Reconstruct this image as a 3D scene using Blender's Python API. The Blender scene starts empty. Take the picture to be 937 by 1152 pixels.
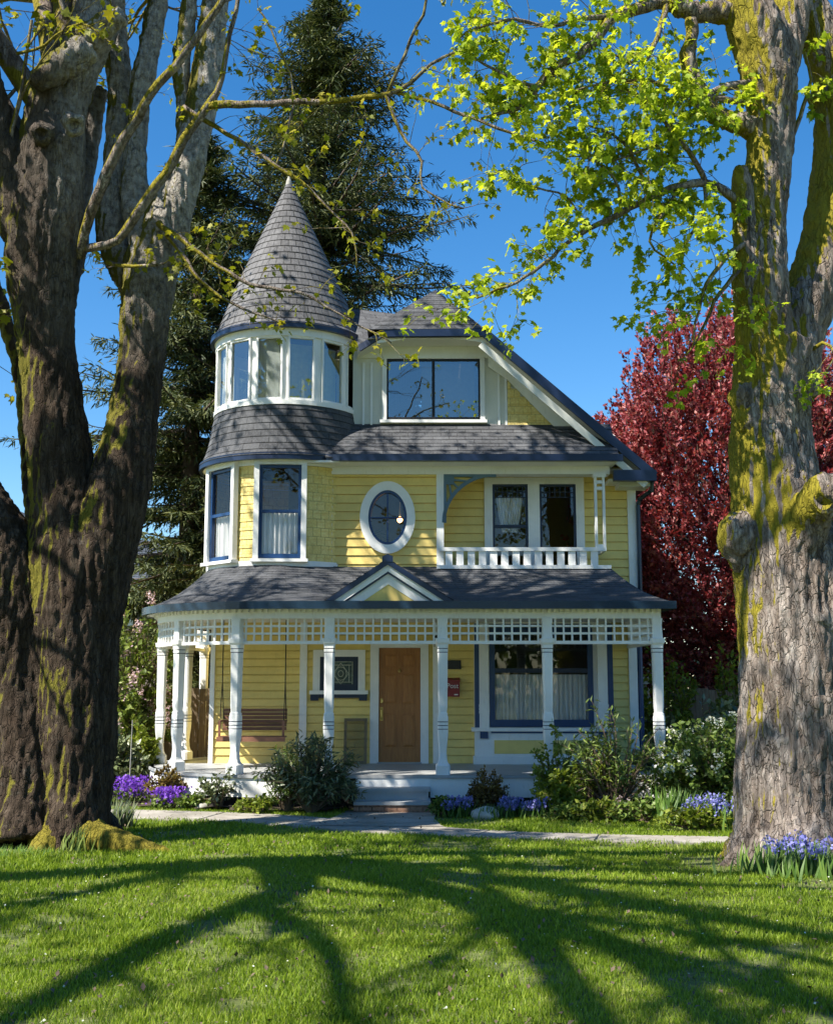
import bpy, math, random
import numpy as np
from mathutils import Vector, Matrix, noise
rnd = random.Random(7); NR = np.random.default_rng(7)
R = math.radians
scene = bpy.context.scene
COL = scene.collection

# ------------------------------------------------------------------ camera geometry (used to measure the place from the photograph)
F_PX, CX, CY, CAM_Z, PITCH = 1300.0, 468.5, 576.0, 1.55, R(8.27)
cP, sP = math.cos(PITCH), math.sin(PITCH)
def at(px, py, Y):
    "point at distance Y (metres) in front of the camera seen at a pixel of the photograph"
    x, y = (px - CX) / F_PX, (CY - py) / F_PX
    k = Y / (cP - y * sP)
    return Vector((x * k, Y, CAM_Z + (sP + y * cP) * k))
def depth(p): return p[1] * cP + (p[2] - CAM_Z) * sP
def ground_z(x, y):
    t = min(max(y / 18.0, -0.3), 1.0)
    z = -0.20 - 0.35 * t
    return z + 0.05 * noise.noise(Vector((x * .22, y * .22, 3.1)))

# ------------------------------------------------------------------ object helpers
def tag(o, label=None, cat=None, group=None, kind=None):
    if label: o['label'] = label
    if cat: o['category'] = cat
    if group: o['group'] = group
    if kind: o['kind'] = kind
    return o
def thing(name, loc, label, cat, group=None):
    o = bpy.data.objects.new(name, None); COL.objects.link(o)
    o.empty_display_size = .2; o.location = loc
    return tag(o, label, cat, group)
def link(me, name, mat, parent=None, smooth=False, kind=None):
    o = bpy.data.objects.new(name, me); COL.objects.link(o)
    if mat: me.materials.append(mat)
    if smooth: me.polygons.foreach_set('use_smooth', [True] * len(me.polygons))
    if parent is not None:
        o.parent = parent
        if parent.type == 'EMPTY': o.location = -Vector(parent.location)
    if kind: o['kind'] = kind
    return o

class MB:
    def __init__(s): s.v = []; s.f = []; s.uv = []
    def face(s, pts, uv=None):
        b = len(s.v); s.v.extend([tuple(p) for p in pts]); s.f.append(tuple(range(b, b + len(pts))))
        s.uv.extend(uv if uv else [(0, 0)] * len(pts)); return s
    def box(s, x0, x1, y0, y1, z0, z1, M=None, bev=0.0):
        c = [Vector((x, y, z)) for z in (z0, z1) for y in (y0, y1) for x in (x0, x1)]
        if M: c = [M @ p for p in c]
        for q in ((0, 2, 3, 1), (4, 5, 7, 6), (0, 1, 5, 4), (2, 6, 7, 3), (0, 4, 6, 2), (1, 3, 7, 5)):
            s.face([c[i] for i in q], [(c[i].x + c[i].y * .7, c[i].z + c[i].y * .3) for i in q])
        return s
    def prism(s, poly, d, M=None):
        "poly: 3D points of a planar outline; d: extrusion vector"
        a = [Vector(p) for p in poly]; b = [p + Vector(d) for p in a]
        if M: a = [M @ p for p in a]; b = [M @ p for p in b]
        n = len(a); s.face(a); s.face(b[::-1])
        for i in range(n): j = (i + 1) % n; s.face([a[i], b[i], b[j], a[j]])
        return s
    def beam(s, p, q, w, h, up=(0, 0, 1)):
        p, q = Vector(p), Vector(q); d = (q - p).normalized(); up = Vector(up)
        x = d.cross(up).normalized(); y = x.cross(d).normalized()
        a = [p + x * w * i + y * h * j for i, j in ((-.5, -.5), (.5, -.5), (.5, .5), (-.5, .5))]
        return s.prism(a, q - p)
    def tube(s, pts, rad, n=8, cap=True, M=None):
        pts = [Vector(p) for p in pts]
        if not hasattr(rad, '__len__'): rad = [rad] * len(pts)
        rings = []; nrm = None
        for i, p in enumerate(pts):
            t = (pts[min(i + 1, len(pts) - 1)] - pts[max(i - 1, 0)])
            t = t.normalized() if t.length > 1e-9 else Vector((0, 0, 1))
            if nrm is None:
                nrm = t.orthogonal().normalized()
            nrm = (nrm - t * nrm.dot(t))
            nrm = nrm.normalized() if nrm.length > 1e-6 else t.orthogonal().normalized()
            bn = t.cross(nrm)
            ring = [p + (nrm * math.cos(2 * math.pi * k / n) + bn * math.sin(2 * math.pi * k / n)) * rad[i] for k in range(n)]
            if M: ring = [M @ q for q in ring]
            b = len(s.v); s.v.extend([tuple(q) for q in ring]); rings.append(b)
        for a, b in zip(rings, rings[1:]):
            for k in range(n):
                s.f.append((a + k, a + (k + 1) % n, b + (k + 1) % n, b + k)); s.uv.extend([(0, 0)] * 4)
        if cap:
            s.f.append(tuple(rings[0] + k for k in range(n))[::-1]); s.uv.extend([(0, 0)] * n)
            s.f.append(tuple(rings[-1] + k for k in range(n))); s.uv.extend([(0, 0)] * n)
        return s
    def lathe(s, c, prof, n=16, rot=0.0, chamfer=None):
        "prof: (radius, z). n-sided; chamfer: square section with chamfered corners"
        rings = []
        for r, z in prof:
            b = len(s.v)
            if chamfer is not None:
                k = r * (1 - chamfer)
                pr = [(r, -k), (r, k), (k, r), (-k, r), (-r, k), (-r, -k), (-k, -r), (k, -r)]
            else:
                pr = [(r * math.cos(rot + 2 * math.pi * i / n), r * math.sin(rot + 2 * math.pi * i / n)) for i in range(n)]
            if rot and chamfer is not None:
                cr, sr = math.cos(rot), math.sin(rot); pr = [(x * cr - y * sr, x * sr + y * cr) for x, y in pr]
            s.v.extend([(c[0] + x, c[1] + y, c[2] + z) for x, y in pr]); rings.append((b, len(pr)))
        for (a, m), (b, _) in zip(rings, rings[1:]):
            for k in range(m):
                s.f.append((a + k, a + (k + 1) % m, b + (k + 1) % m, b + k)); s.uv.extend([(0, 0)] * 4)
        m = rings[0][1]
        s.f.append(tuple(rings[0][0] + k for k in range(m))[::-1]); s.uv.extend([(0, 0)] * m)
        s.f.append(tuple(rings[-1][0] + k for k in range(m))); s.uv.extend([(0, 0)] * m)
        return s
    def build(s, name, mat, parent=None, smooth=False, kind=None):
        me = bpy.data.meshes.new(name); me.from_pydata(s.v, [], s.f)
        u = me.uv_layers.new(name='UVMap'); u.data.foreach_set('uv', np.array(s.uv, 'f').ravel())
        me.update()
        return link(me, name, mat, parent, smooth, kind)

def subtract(iv, a, b):
    out = []
    for p, q in iv:
        if b <= p or a >= q: out.append((p, q)); continue
        if a > p: out.append((p, a))
        if b < q: out.append((b, q))
    return out
def courses(mb, S, u0, u1, v0, v1, h, holes=(), lift=.018, urange=None, du=None, uvs=1.0, lip=True, jit=0.0, gap=0.0):
    "lapped boards or shingle courses over a surface S(u, v, offset)"
    v = v0; k = 0
    while v < v1 - 1e-4:
        w = min(v + h, v1)
        a, b = (u0, u1) if urange is None else urange((v + w) / 2)
        iv = [(a, b)] if b > a + .005 else []
        for hole in holes:
            r = hole(v, w) if callable(hole) else ((hole[0], hole[1]) if hole[2] < w - .001 and hole[3] > v + .001 else None)
            if r: iv = subtract(iv, *r)
        off = jit * ((k * 7919) % 13) / 13
        for p, q in iv:
            n = max(1, math.ceil((q - p) / du)) if du else 1
            for i in range(n):
                x, y = p + (q - p) * i / n, p + (q - p) * (i + 1) / n
                if gap: mb.face([S(x, w - gap, -.022), S(y, w - gap, -.022), S(y, w, -.022), S(x, w, -.022)])
                mb.face([S(x, v, lift), S(y, v, lift), S(y, w - gap, .002), S(x, w - gap, .002)],
                        [(x * uvs + off, v), (y * uvs + off, v), (y * uvs + off, w), (x * uvs + off, w)])
                if lip and lift > 0:
                    mb.face([S(x, v, -.022 if gap else 0), S(y, v, -.022 if gap else 0), S(y, v, lift), S(x, v, lift)], [(x * uvs, v)] * 4)
        v = w; k += 1
    return mb

# ------------------------------------------------------------------ materials
class NT:
    def __init__(s, name):
        s.m = bpy.data.materials.new(name); s.m.use_nodes = True; s.t = s.m.node_tree; s.t.nodes.clear()
        s.out = s.n('ShaderNodeOutputMaterial')
    def n(s, typ, **kw):
        nd = s.t.nodes.new(typ)
        for k, v in kw.items():
            if k in nd.bl_rna.properties: setattr(nd, k, v)
            else: nd.inputs[k.replace('_', ' ')].default_value = v
        return nd
    def l(s, a, b): s.t.links.new(a, b)
    def coord(s, kind='Object'): return s.n('ShaderNodeTexCoord').outputs[kind]
    def mapping(s, vec, scale=(1, 1, 1), loc=(0, 0, 0)):
        m = s.n('ShaderNodeMapping'); m.inputs['Scale'].default_value = scale; m.inputs['Location'].default_value = loc
        s.l(vec, m.inputs['Vector']); return m.outputs[0]
    def noise(s, vec, scale, detail=4, rough=.6, dist=0):
        t = s.n('ShaderNodeTexNoise'); s.l(vec, t.inputs['Vector'])
        t.inputs['Scale'].default_value = scale; t.inputs['Detail'].default_value = detail
        t.inputs['Roughness'].default_value = rough; t.inputs['Distortion'].default_value = dist
        return t.outputs['Fac']
    def ramp(s, fac, stops):
        r = s.n('ShaderNodeValToRGB'); e = r.color_ramp.elements
        while len(e) < len(stops): e.new(.5)
        for el, (p, c) in zip(e, stops):
            el.position = p; el.color = (c[0], c[1], c[2], 1) if hasattr(c, '__len__') else (c, c, c, 1)
        s.l(fac, r.inputs[0]); return r.outputs[0]
    def mix(s, fac, a, b, mode='MIX'):
        m = s.n('ShaderNodeMix', data_type='RGBA', blend_type=mode)
        for sock, x in ((m.inputs[0], fac), (m.inputs[6], a), (m.inputs[7], b)):
            if hasattr(x, 'links'): s.l(x, sock)
            else: sock.default_value = (x[0], x[1], x[2], 1) if hasattr(x, '__len__') else x
        return m.outputs[2]
    def math(s, op, a, b=0.0):
        m = s.n('ShaderNodeMath', operation=op)
        for sock, x in ((m.inputs[0], a), (m.inputs[1], b)):
            if hasattr(x, 'links'): s.l(x, sock)
            else: sock.default_value = x
        return m.outputs[0]
    def bump(s, h, strength=.5, dist=.02, nrm=None):
        b = s.n('ShaderNodeBump'); b.inputs['Strength'].default_value = strength; b.inputs['Distance'].default_value = dist
        s.l(h, b.inputs['Height'])
        if nrm: s.l(nrm, b.inputs['Normal'])
        return b.outputs[0]
    def bsdf(s, color, rough=.6, normal=None, **kw):
        p = s.n('ShaderNodeBsdfPrincipled')
        for nm, x in (('Base Color', color), ('Roughness', rough)):
            if hasattr(x, 'links'): s.l(x, p.inputs[nm])
            else: p.inputs[nm].default_value = (x[0], x[1], x[2], 1) if hasattr(x, '__len__') else x
        if normal: s.l(normal, p.inputs['Normal'])
        for k, v in kw.items():
            p.inputs[k.replace('_', ' ')].default_value = v
        return p.outputs[0]
    def done(s, sh): s.l(sh, s.out.inputs[0]); return s.m

def paint(name, col, rough=.55, var=.16, dirt=.25, bump=.15):
    t = NT(name); c = t.coord()
    n1 = t.noise(c, 1.7, 5); n2 = t.noise(t.mapping(c, (9, 9, 1.6)), 3.0, 6, .7)
    dark = [x * (1 - var) for x in col]; lite = [min(1, x * (1 + var * .5)) for x in col]
    k = t.mix(t.ramp(n1, [(.3, 0), (.7, 1)]), dark, lite)
    grime = [col[0] * .62, col[1] * .58, col[2] * .5]
    k = t.mix(t.math('MULTIPLY', t.ramp(n2, [(.58, 0), (.8, 1)]), dirt * 2), k, grime)
    nb = t.bump(t.noise(t.mapping(c, (3, 3, 14)), 8, 4), bump, .01)
    return t.done(t.bsdf(k, rough, nb))
def shingle(name, c1, c2, bw, rh, mortar=.012, rough=.9, lichen=None, paint_=False):
    t = NT(name); uv = t.coord('UV'); ob = t.coord()
    b = t.n('ShaderNodeTexBrick'); t.l(uv, b.inputs['Vector'])
    b.inputs['Scale'].default_value = 1; b.inputs['Brick Width'].default_value = bw; b.inputs['Row Height'].default_value = rh
    b.inputs['Mortar Size'].default_value = mortar; b.inputs['Mortar Smooth'].default_value = .3; b.inputs['Bias'].default_value = 0
    b.inputs['Color1'].default_value = (*c1, 1); b.inputs['Color2'].default_value = (*c2, 1)
    b.inputs['Mortar'].default_value = (*[x * (.55 if paint_ else .3) for x in c1], 1); b.offset = .5
    n = t.noise(ob, 2.2, 6, .65)
    k = t.mix(t.math('MULTIPLY', t.ramp(n, [(.35, 0), (.75, 1)]), .55), b.outputs[0], [x * .55 for x in c1])
    if not paint_: k = t.mix(t.math('MULTIPLY', t.ramp(t.noise(t.mapping(ob, (1.2, 1.2, .5)), 1.1, 6, .7), [(.5, 0), (.72, 1)]), .45), k, [x * 1.9 for x in c2])
    n3 = t.noise(ob, 26, 3)
    k = t.mix(t.math('MULTIPLY', t.ramp(n3, [(.45, 0), (.7, 1)]), .35), k, [min(1, x * 1.7) for x in c2])
    if lichen:
        n4 = t.noise(ob, 1.3, 7, .75)
        k = t.mix(t.ramp(n4, [(.6, 0), (.72, .8)]), k, lichen)
    h = t.math('ADD', t.math('MULTIPLY', b.outputs['Fac'], -1.0), t.math('MULTIPLY', n3, .6))
    return t.done(t.bsdf(k, rough, t.bump(h, .6, .012)))
def leafmat(name, stops, trans=.45, rough=.5, spec=.35, tcol=None, ns=.9, wr=.65, wn=.45):
    t = NT(name); g = t.n('ShaderNodeNewGeometry')
    n = t.noise(t.coord(), ns, 3)
    f = t.math('ADD', t.math('MULTIPLY', g.outputs['Random Per Island'], wr), t.math('MULTIPLY', n, wn))
    k = t.ramp(f, stops)
    p = t.bsdf(k, rough, Specular_IOR_Level=spec)
    tr = t.n('ShaderNodeBsdfTranslucent')
    t.l(t.mix(1.0, k, tcol or (1.0, 1.0, .55), 'MULTIPLY'), tr.inputs[0])
    ms = t.n('ShaderNodeMixShader'); ms.inputs[0].default_value = trans
    t.l(p, ms.inputs[1]); t.l(tr.outputs[0], ms.inputs[2])
    return t.done(ms.outputs[0])
def barkmat(name, c_dark, c_mid, c_lite, moss=0.5, moss_dir=(-.55, -.5, .5), lichen=.3, moss_col=((.05, .055, .01), (.2, .17, .02)), zgate=None, upper=None):
    t = NT(name); c = t.coord()
    st = t.mapping(c, (1, 1, .16))
    n1 = t.noise(st, 11, 9, .74, .5); n2 = t.noise(c, 1.1, 4)
    v = t.n('ShaderNodeTexVoronoi', feature='DISTANCE_TO_EDGE'); wv = t.n('ShaderNodeTexNoise'); t.l(c, wv.inputs['Vector']); wv.inputs['Scale'].default_value = 6; wv.inputs['Detail'].default_value = 5; va = t.n('ShaderNodeVectorMath', operation='MULTIPLY_ADD'); t.l(wv.outputs['Color'], va.inputs[0]); va.inputs[1].default_value = (.14, .14, .10); t.l(c, va.inputs[2]); t.l(t.mapping(va.outputs[0], (1, 1, .22)), v.inputs['Vector']); v.inputs['Scale'].default_value = 21
    crack = t.ramp(v.outputs['Distance'], [(.0, 0), (.10, 1)])
    k = t.ramp(n1, [(.36, c_dark), (.5, c_mid), (.66, c_lite)])
    cm = t.ramp(t.noise(c, 2.6, 5, .7), [(.36, .1), (.58, 1)]); crk = t.math('MULTIPLY', t.math('SUBTRACT', 1.0, crack), cm)
    k = t.mix(t.math('MULTIPLY', crk, .6), k, c_dark)
    k = t.mix(t.math('MULTIPLY', t.ramp(t.noise(c, 7, 6, .8), [(.56, 0), (.63, 1)]), lichen), k, (.42, .43, .38))
    big = t.noise(t.mapping(c, (1, 1, .45)), 2.6, 5, .65)
    k = t.mix(t.math('MULTIPLY', t.ramp(big, [(.42, 0), (.62, 1)]), .5), k, [(a + b) * .5 * f for a, b, f in zip(c_dark, c_mid, (1.15, 1.0, .85))])
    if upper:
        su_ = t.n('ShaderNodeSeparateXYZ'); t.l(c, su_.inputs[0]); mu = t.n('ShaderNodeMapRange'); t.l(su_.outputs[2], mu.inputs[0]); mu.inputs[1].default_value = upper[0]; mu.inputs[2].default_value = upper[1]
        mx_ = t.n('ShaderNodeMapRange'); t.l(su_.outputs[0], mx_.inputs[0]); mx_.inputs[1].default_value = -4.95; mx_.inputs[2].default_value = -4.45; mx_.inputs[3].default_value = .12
        k = t.mix(t.math('MULTIPLY', mu.outputs[0], mx_.outputs[0]), k, t.ramp(t.noise(c, 9, 6, .75), [(.35, (.12, .105, .09)), (.5, (.30, .275, .24)), (.66, (.44, .42, .38))]))  # sunlit paleness of the upper right stems mixed into the bark colour
    g = t.n('ShaderNodeNewGeometry'); dp = t.n('ShaderNodeVectorMath', operation='DOT_PRODUCT')
    t.l(g.outputs['Normal'], dp.inputs[0]); dp.inputs[1].default_value = moss_dir
    mf = t.math('ADD', t.math('MULTIPLY', dp.outputs['Value'], .5), t.math('MULTIPLY', n2, 1.15))
    mf = t.math('ADD', mf, t.math('MULTIPLY', t.noise(c, 14, 5, .7), .45))
    mf = t.math('ADD', mf, t.math('MULTIPLY', t.math('SUBTRACT', t.noise(c, .55, 3), .5), .9))
    if zgate:
        sx = t.n('ShaderNodeSeparateXYZ'); t.l(c, sx.inputs[0]); mr = t.n('ShaderNodeMapRange'); t.l(sx.outputs[2], mr.inputs[0]); mr.inputs[1].default_value = zgate[0]; mr.inputs[2].default_value = zgate[1]; mr.inputs[3].default_value = -.5; mr.inputs[4].default_value = 0
        mf = t.math('ADD', mf, mr.outputs[0])
    mfac = t.ramp(mf, [(1.12 - moss * .45, 0), (1.2 - moss * .45, 1)])
    mcol = t.mix(t.noise(c, 30, 5, .7), moss_col[0], moss_col[1])
    k = t.mix(mfac, k, mcol)
    h = t.math('ADD', t.math('MULTIPLY', n1, .8), t.math('MULTIPLY', crk, -.7))
    h = t.math('ADD', h, t.math('MULTIPLY', t.noise(c, 60, 4), .25))
    return t.done(t.bsdf(k, .92, t.bump(h, 1.0, .03), Specular_IOR_Level=.2))
def woodmat(name, a, b, axis=(14, 14, 1.2), rough=.5):
    t = NT(name); c = t.coord()
    n = t.noise(t.mapping(c, axis), 2.5, 7, .65, 1.2)
    k = t.ramp(n, [(.3, a), (.7, b)])
    return t.done(t.bsdf(k, rough, t.bump(n, .2, .006)))
def glassmat(name, tint, refl=.35):
    t = NT(name); tr = t.n('ShaderNodeBsdfTransparent'); tr.inputs[0].default_value = (*tint, 1)
    gl = t.n('ShaderNodeBsdfGlossy'); gl.inputs['Roughness'].default_value = .015
    t.l(t.bump(t.noise(t.coord(), 1.6, 2), .05, .02), gl.inputs['Normal'])
    lw = t.n('ShaderNodeLayerWeight'); lw.inputs[0].default_value = .5     # same from both sides, so sunlight passes inwards
    f = t.math('ADD', t.math('MULTIPLY', t.math('POWER', lw.outputs['Facing'], 5.0), .9), .045 + refl * .4)
    ms = t.n('ShaderNodeMixShader'); t.l(f, ms.inputs[0]); t.l(tr.outputs[0], ms.inputs[1]); t.l(gl.outputs[0], ms.inputs[2])
    return t.done(ms.outputs[0])
def plain(name, col, rough=.6, metal=0.0, var=.2, scale=12, bump=.2):
    t = NT(name); c = t.coord(); n = t.noise(c, scale, 5, .65)
    k = t.ramp(n, [(.3, [x * (1 - var) for x in col]), (.7, [min(1, x * (1 + var)) for x in col])])
    return t.done(t.bsdf(k, rough, t.bump(n, bump, .008), Metallic=metal))
def emit(name, col, st):
    t = NT(name); e = t.n('ShaderNodeEmission'); e.inputs[0].default_value = (*col, 1); e.inputs[1].default_value = st
    return t.done(e.outputs[0])

M = {}
M['yellow'] = paint('yellow clapboard paint', (.82, .62, .19), .6, .16, .30)
M['yellow_shingle'] = shingle('yellow painted shingles', (.78, .585, .17), (.85, .67, .25), .17, .17, .006, .65, None, True)
M['white'] = paint('white trim paint', (.82, .82, .79), .5, .10, .34)
M['cream'] = paint('cream panel paint', (.66, .66, .58), .55, .08, .2)
M['navy'] = paint('dark navy trim paint', (.009, .020, .055), .35, .2, .1)
M['blue'] = paint('blue sash paint', (.011, .045, .135), .35, .15, .1)
M['gutter'] = paint('slate blue gutter paint', (.012, .03, .055), .25, .15, .12)
M['bracket'] = paint('grey blue bracket paint', (.10, .17, .22), .5, .12, .15)
M['roof'] = shingle('charcoal asphalt shingles', (.040, .042, .047), (.080, .083, .090), .32, .14, .007, .9)
M['cone'] = shingle('grey cedar shingles', (.062, .062, .066), (.12, .12, .125), .15, .17, .012, .85, (.15, .15, .145))
M['glass'] = glassmat('window glass', (.97, .98, .98), .07)
M['glass_bright'] = glassmat('reflective window glass', (.8, .85, .83), .55)
M['curtain'] = None
def curtain():
    t = NT('white curtain cloth'); n = t.noise(t.mapping(t.coord(), (8, 8, 1)), 3, 4)
    k = t.ramp(n, [(.3, (.74, .74, .72)), (.7, (.9, .9, .88))])
    p = t.bsdf(k, .9); tr = t.n('ShaderNodeBsdfTranslucent'); tr.inputs[0].default_value = (.8, .8, .78, 1)
    ms = t.n('ShaderNodeMixShader'); ms.inputs[0].default_value = .3; t.l(p, ms.inputs[1]); t.l(tr.outputs[0], ms.inputs[2])
    return t.done(ms.outputs[0])
M['curtain'] = curtain()
M['door'] = woodmat('varnished fir door', (.28, .105, .026), (.44, .19, .05))
M['swing'] = woodmat('reddish brown swing wood', (.14, .058, .034), (.28, .13, .075), (1.5, 14, 14), .6)
M['old_wood'] = woodmat('weathered frame wood', (.10, .07, .03), (.2, .15, .07))
M['fence'] = woodmat('weathered fence boards', (.12, .085, .055), (.26, .2, .14), (10, 10, .8), .85)
M['brass'] = plain('brass', (.6, .42, .15), .3, 1.0, .1)
M['black'] = plain('black metal', (.015, .015, .016), .45, .3, .2)
M['red'] = plain('dark red enamel', (.22, .008, .012), .35, 0, .12)
M['letter'] = plain('pale lettering', (.7, .68, .66), .6, 0, .05)
M['plaque'] = plain('dark plaque', (.016, .014, .014), .4, 0, .2)
M['chain'] = plain('dark chain', (.03, .025, .02), .6, .5, .2)
M['deck'] = paint('grey deck paint', (.36, .37, .37), .5, .12, .3)
M['ceil'] = paint('porch ceiling paint', (.62, .63, .58), .6, .06, .1)
M['brick'] = shingle('brown brick', (.23, .12, .075), (.3, .17, .11), .2, .07, .01, .9)
M['dark'] = plain('dark void boards', (.02, .018, .016), .9, 0, .3)  # near-black colour that paints the shade of open gaps
M['interior'] = plain('interior plaster', (.13, .11, .06), .9, 0, .1)
M['lead'] = plain('pale leaded glass', (.38, .42, .36), .3, 0, .3, 30)
M['stained'] = plain('coloured leaded glass', (.05, .09, .09), .12, 0, .7, 9)
M['bulb'] = emit('lit warm lamp', (1.0, .48, .16), 6.0)
M['stone'] = plain('pale stone', (.36, .35, .31), .85, 0, .2, 9, .5)
def concrete():
    t = NT('worn concrete'); c = t.coord()
    n = t.noise(c, 2.0, 7, .7); n2 = t.noise(c, 45, 4)
    k = t.ramp(n, [(.3, (.17, .15, .12)), (.5, (.30, .275, .235)), (.7, (.42, .395, .35))])
    k = t.mix(t.ramp(t.noise(c, .9, 5, .7), [(.5, 0), (.66, .6)]), k, (.13, .125, .085))
    k = t.mix(t.math('MULTIPLY', n2, .4), k, (.2, .18, .15))
    return t.done(t.bsdf(k, .9, t.bump(t.math('ADD', n, n2), .5, .01)))
M['concrete'] = concrete()
def soil():
    t = NT('lawn soil and thatch'); c = t.coord()
    n = t.noise(c, .35, 5, .6); n2 = t.noise(c, 18, 6, .75)
    k = t.ramp(n2, [(.3, (.05, .06, .015)), (.55, (.12, .15, .03)), (.75, (.22, .21, .08))])
    k = t.mix(t.math('MULTIPLY', t.ramp(n, [(.55, 0), (.7, 1)]), .4), k, (.13, .14, .03))
    return t.done(t.bsdf(k, .95, t.bump(n2, .8, .03)))
M['ground'] = soil()
M['mulch'] = plain('dark mulch soil', (.045, .032, .02), .95, 0, .5, 25, 1.0)
M['bark_dark'] = barkmat('shaded maple bark', (.018, .012, .008), (.050, .035, .024), (.11, .083, .06), .46, (-.85, .1, .5), .06, upper=(5.6, 8.2))  # the left trunk's shade is darkened into this bark colour
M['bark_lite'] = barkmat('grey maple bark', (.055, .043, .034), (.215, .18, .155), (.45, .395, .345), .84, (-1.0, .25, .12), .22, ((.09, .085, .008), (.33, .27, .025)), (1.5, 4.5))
M['bark_moss'] = barkmat('mossy root', (.03, .022, .014), (.09, .065, .04), (.2, .16, .11), 1.0, (-.2, -.3, .7), .05, ((.07, .065, .01), (.27, .22, .025)))
M['blind_olive'] = plain('olive lit room wall', (.42, .37, .12), .9, 0, .12)
M['bark_fir'] = plain('fir bark', (.07, .05, .035), .95, 0, .4, 8, 1.0)
M['twig'] = plain('shrub stems', (.12, .085, .055), .9, 0, .35, 20)
M['moss'] = plain('yellow green moss', (.19, .17, .018), .95, 0, .6, 14, 1.0)
# ------------------------------------------------------------------ the house
HB = (0.2, 22.0, -0.55)
house = thing('victorian_house', HB, 'yellow three-storey Victorian house with round corner turret, cone roof and white front porch', 'house')
def part(mb, name, mat, parent=None, **k): return mb.build(name, M[mat] if isinstance(mat, str) else mat, house if parent is None else parent, **k)
FW, RW, GW, PF = 22.1, 22.75, 22.6, 19.5         # facade, balcony recess, gable wall, porch column plane
TC = at(324, 470, 23.2); TX, TY = TC.x, TC.y; R2, R3 = 1.53, 1.45
X = lambda px, Y, py=700: at(px, py, Y).x
Z = lambda py, Y, px=468: at(px, py, Y).z
XL, XR1, XR2 = -3.9, X(717, FW, 800), X(714, RW, 600)
zEave2 = Z(518, 21.6); zTop2 = Z(477, GW); zPorchTop = Z(641, FW); zPorchEave = Z(680, 19.2)
S_plane = lambda Y: (lambda u, v, o: Vector((u, Y - o, v)))
def S_arc(cx, cy, r): return lambda u, v, o: Vector((cx + (r + o) * math.sin(u), cy - (r + o) * math.cos(u), v))

# --- ground floor walls
SM_WIN = (X(360, FW, 760), X(403, FW, 760), Z(777, FW), Z(739, FW))
DOOR = (X(426, FW, 790), X(473, FW, 790), 0.0, Z(729, FW))
BAY = (X(534, FW, 800), X(690, FW, 800), 0.0, 2.75)
w = MB()
courses(w, S_plane(FW), XL, XR1, 0.0, 2.8, .15, [SM_WIN, DOOR, (BAY[0] + .05, BAY[1] - .05, 0, 2.8)], .022, gap=.014)
part(w, 'ground_floor_wall', 'yellow')
for u0, u1, d0 in ((X(337, FW, 790), X(345, FW, 790), .05), (X(487, FW, 790), X(496, FW, 790), .05), (X(236, FW, 790), X(241, FW, 790), .045), (X(708, FW, 790), XR1 + .01, .06)):
    w = MB(); w.box(u0, u1, FW - d0, FW + .02, 0, 2.8); part(w, 'corner_board', 'white')
# side and back walls (closed shell)
w = MB()
side = lambda xx, sg: (lambda u, v, o: Vector((xx + sg * o, u, v)))
courses(w, side(XR1, 1), FW, 31, -.0, 2.9, .15)
courses(w, side(XR2 - .0, 1), RW, 31, 2.9, zEave2 + .1, .17)
courses(w, side(XL, -1), FW, 31, 0, 2.9, .17); courses(w, side(XL, -1), 24.4, 31, 2.9, 5.4, .17)
w.box(XL, XR2, 30.95, 31.05, -.55, 8.5)
part(w, 'side_wall', 'yellow')
w = MB(); w.box(XL + .1, XR2 - .1, FW + .15, 30.9, -.04, -.01); w.box(XL + .1, XR2 - .2, RW + .1, 30.9, 2.88, 2.95); w.box(XL + .3, XR2 - .3, GW + .3, 30.9, zTop2 - .35, zTop2 - .3)
w.box(XL + .2, XR1 - .2, 26.4, 26.45, 0, 2.8); w.box(XL + .2, XR2 - .2, 26.4, 26.45, 2.95, 5.9); w.box(XL + .8, 3.2, 26.4, 26.45, 5.95, 7.6)
part(w, 'interior_floor', 'interior')

# --- first floor (upstairs) facade
OC = at(436, 582.5, FW); OA, OB = 31 * depth(OC) / F_PX, 41 * depth(OC) / F_PX
def oval_hole(v, w_):
    zc = (v + w_) / 2 - OC.z
    if abs(zc) > OB * .9: return None
    a = OA * .88 * math.sqrt(max(0, 1 - (zc / (OB * .9)) ** 2)); return (OC.x - a, OC.x + a)
FX0, FX1 = X(366, FW, 590), X(498, FW, 590)
w = MB(); courses(w, S_plane(FW), FX0, FX1, 2.9, zEave2 + .1, .17, [oval_hole], .022, gap=.014); part(w, 'upper_wall', 'yellow')
BW = (X(554, RW, 590), X(648, RW, 590), Z(640, RW), Z(545, RW))
w = MB(); courses(w, S_plane(RW), FX1 - .1, XR2, 2.9, zEave2 + .1, .17, [BW], .022, gap=.014)
courses(w, side(FX1, 1), FW + .02, RW, 2.9, zEave2 + .1, .17)
part(w, 'balcony_wall', 'yellow')
for q in ((X(366, FW, 590), X(374, FW, 590), FW - .055, FW + .02, 2.9, zEave2), (X(491, FW, 590), FX1 + .02, FW - .055, FW + .03, zPorchTop - .3, zEave2), (X(706, RW, 590), XR2 + .03, RW - .05, RW + .1, 2.6, zEave2 + .05)):
    w = MB(); w.box(*q); part(w, 'corner_board', 'white')
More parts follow.
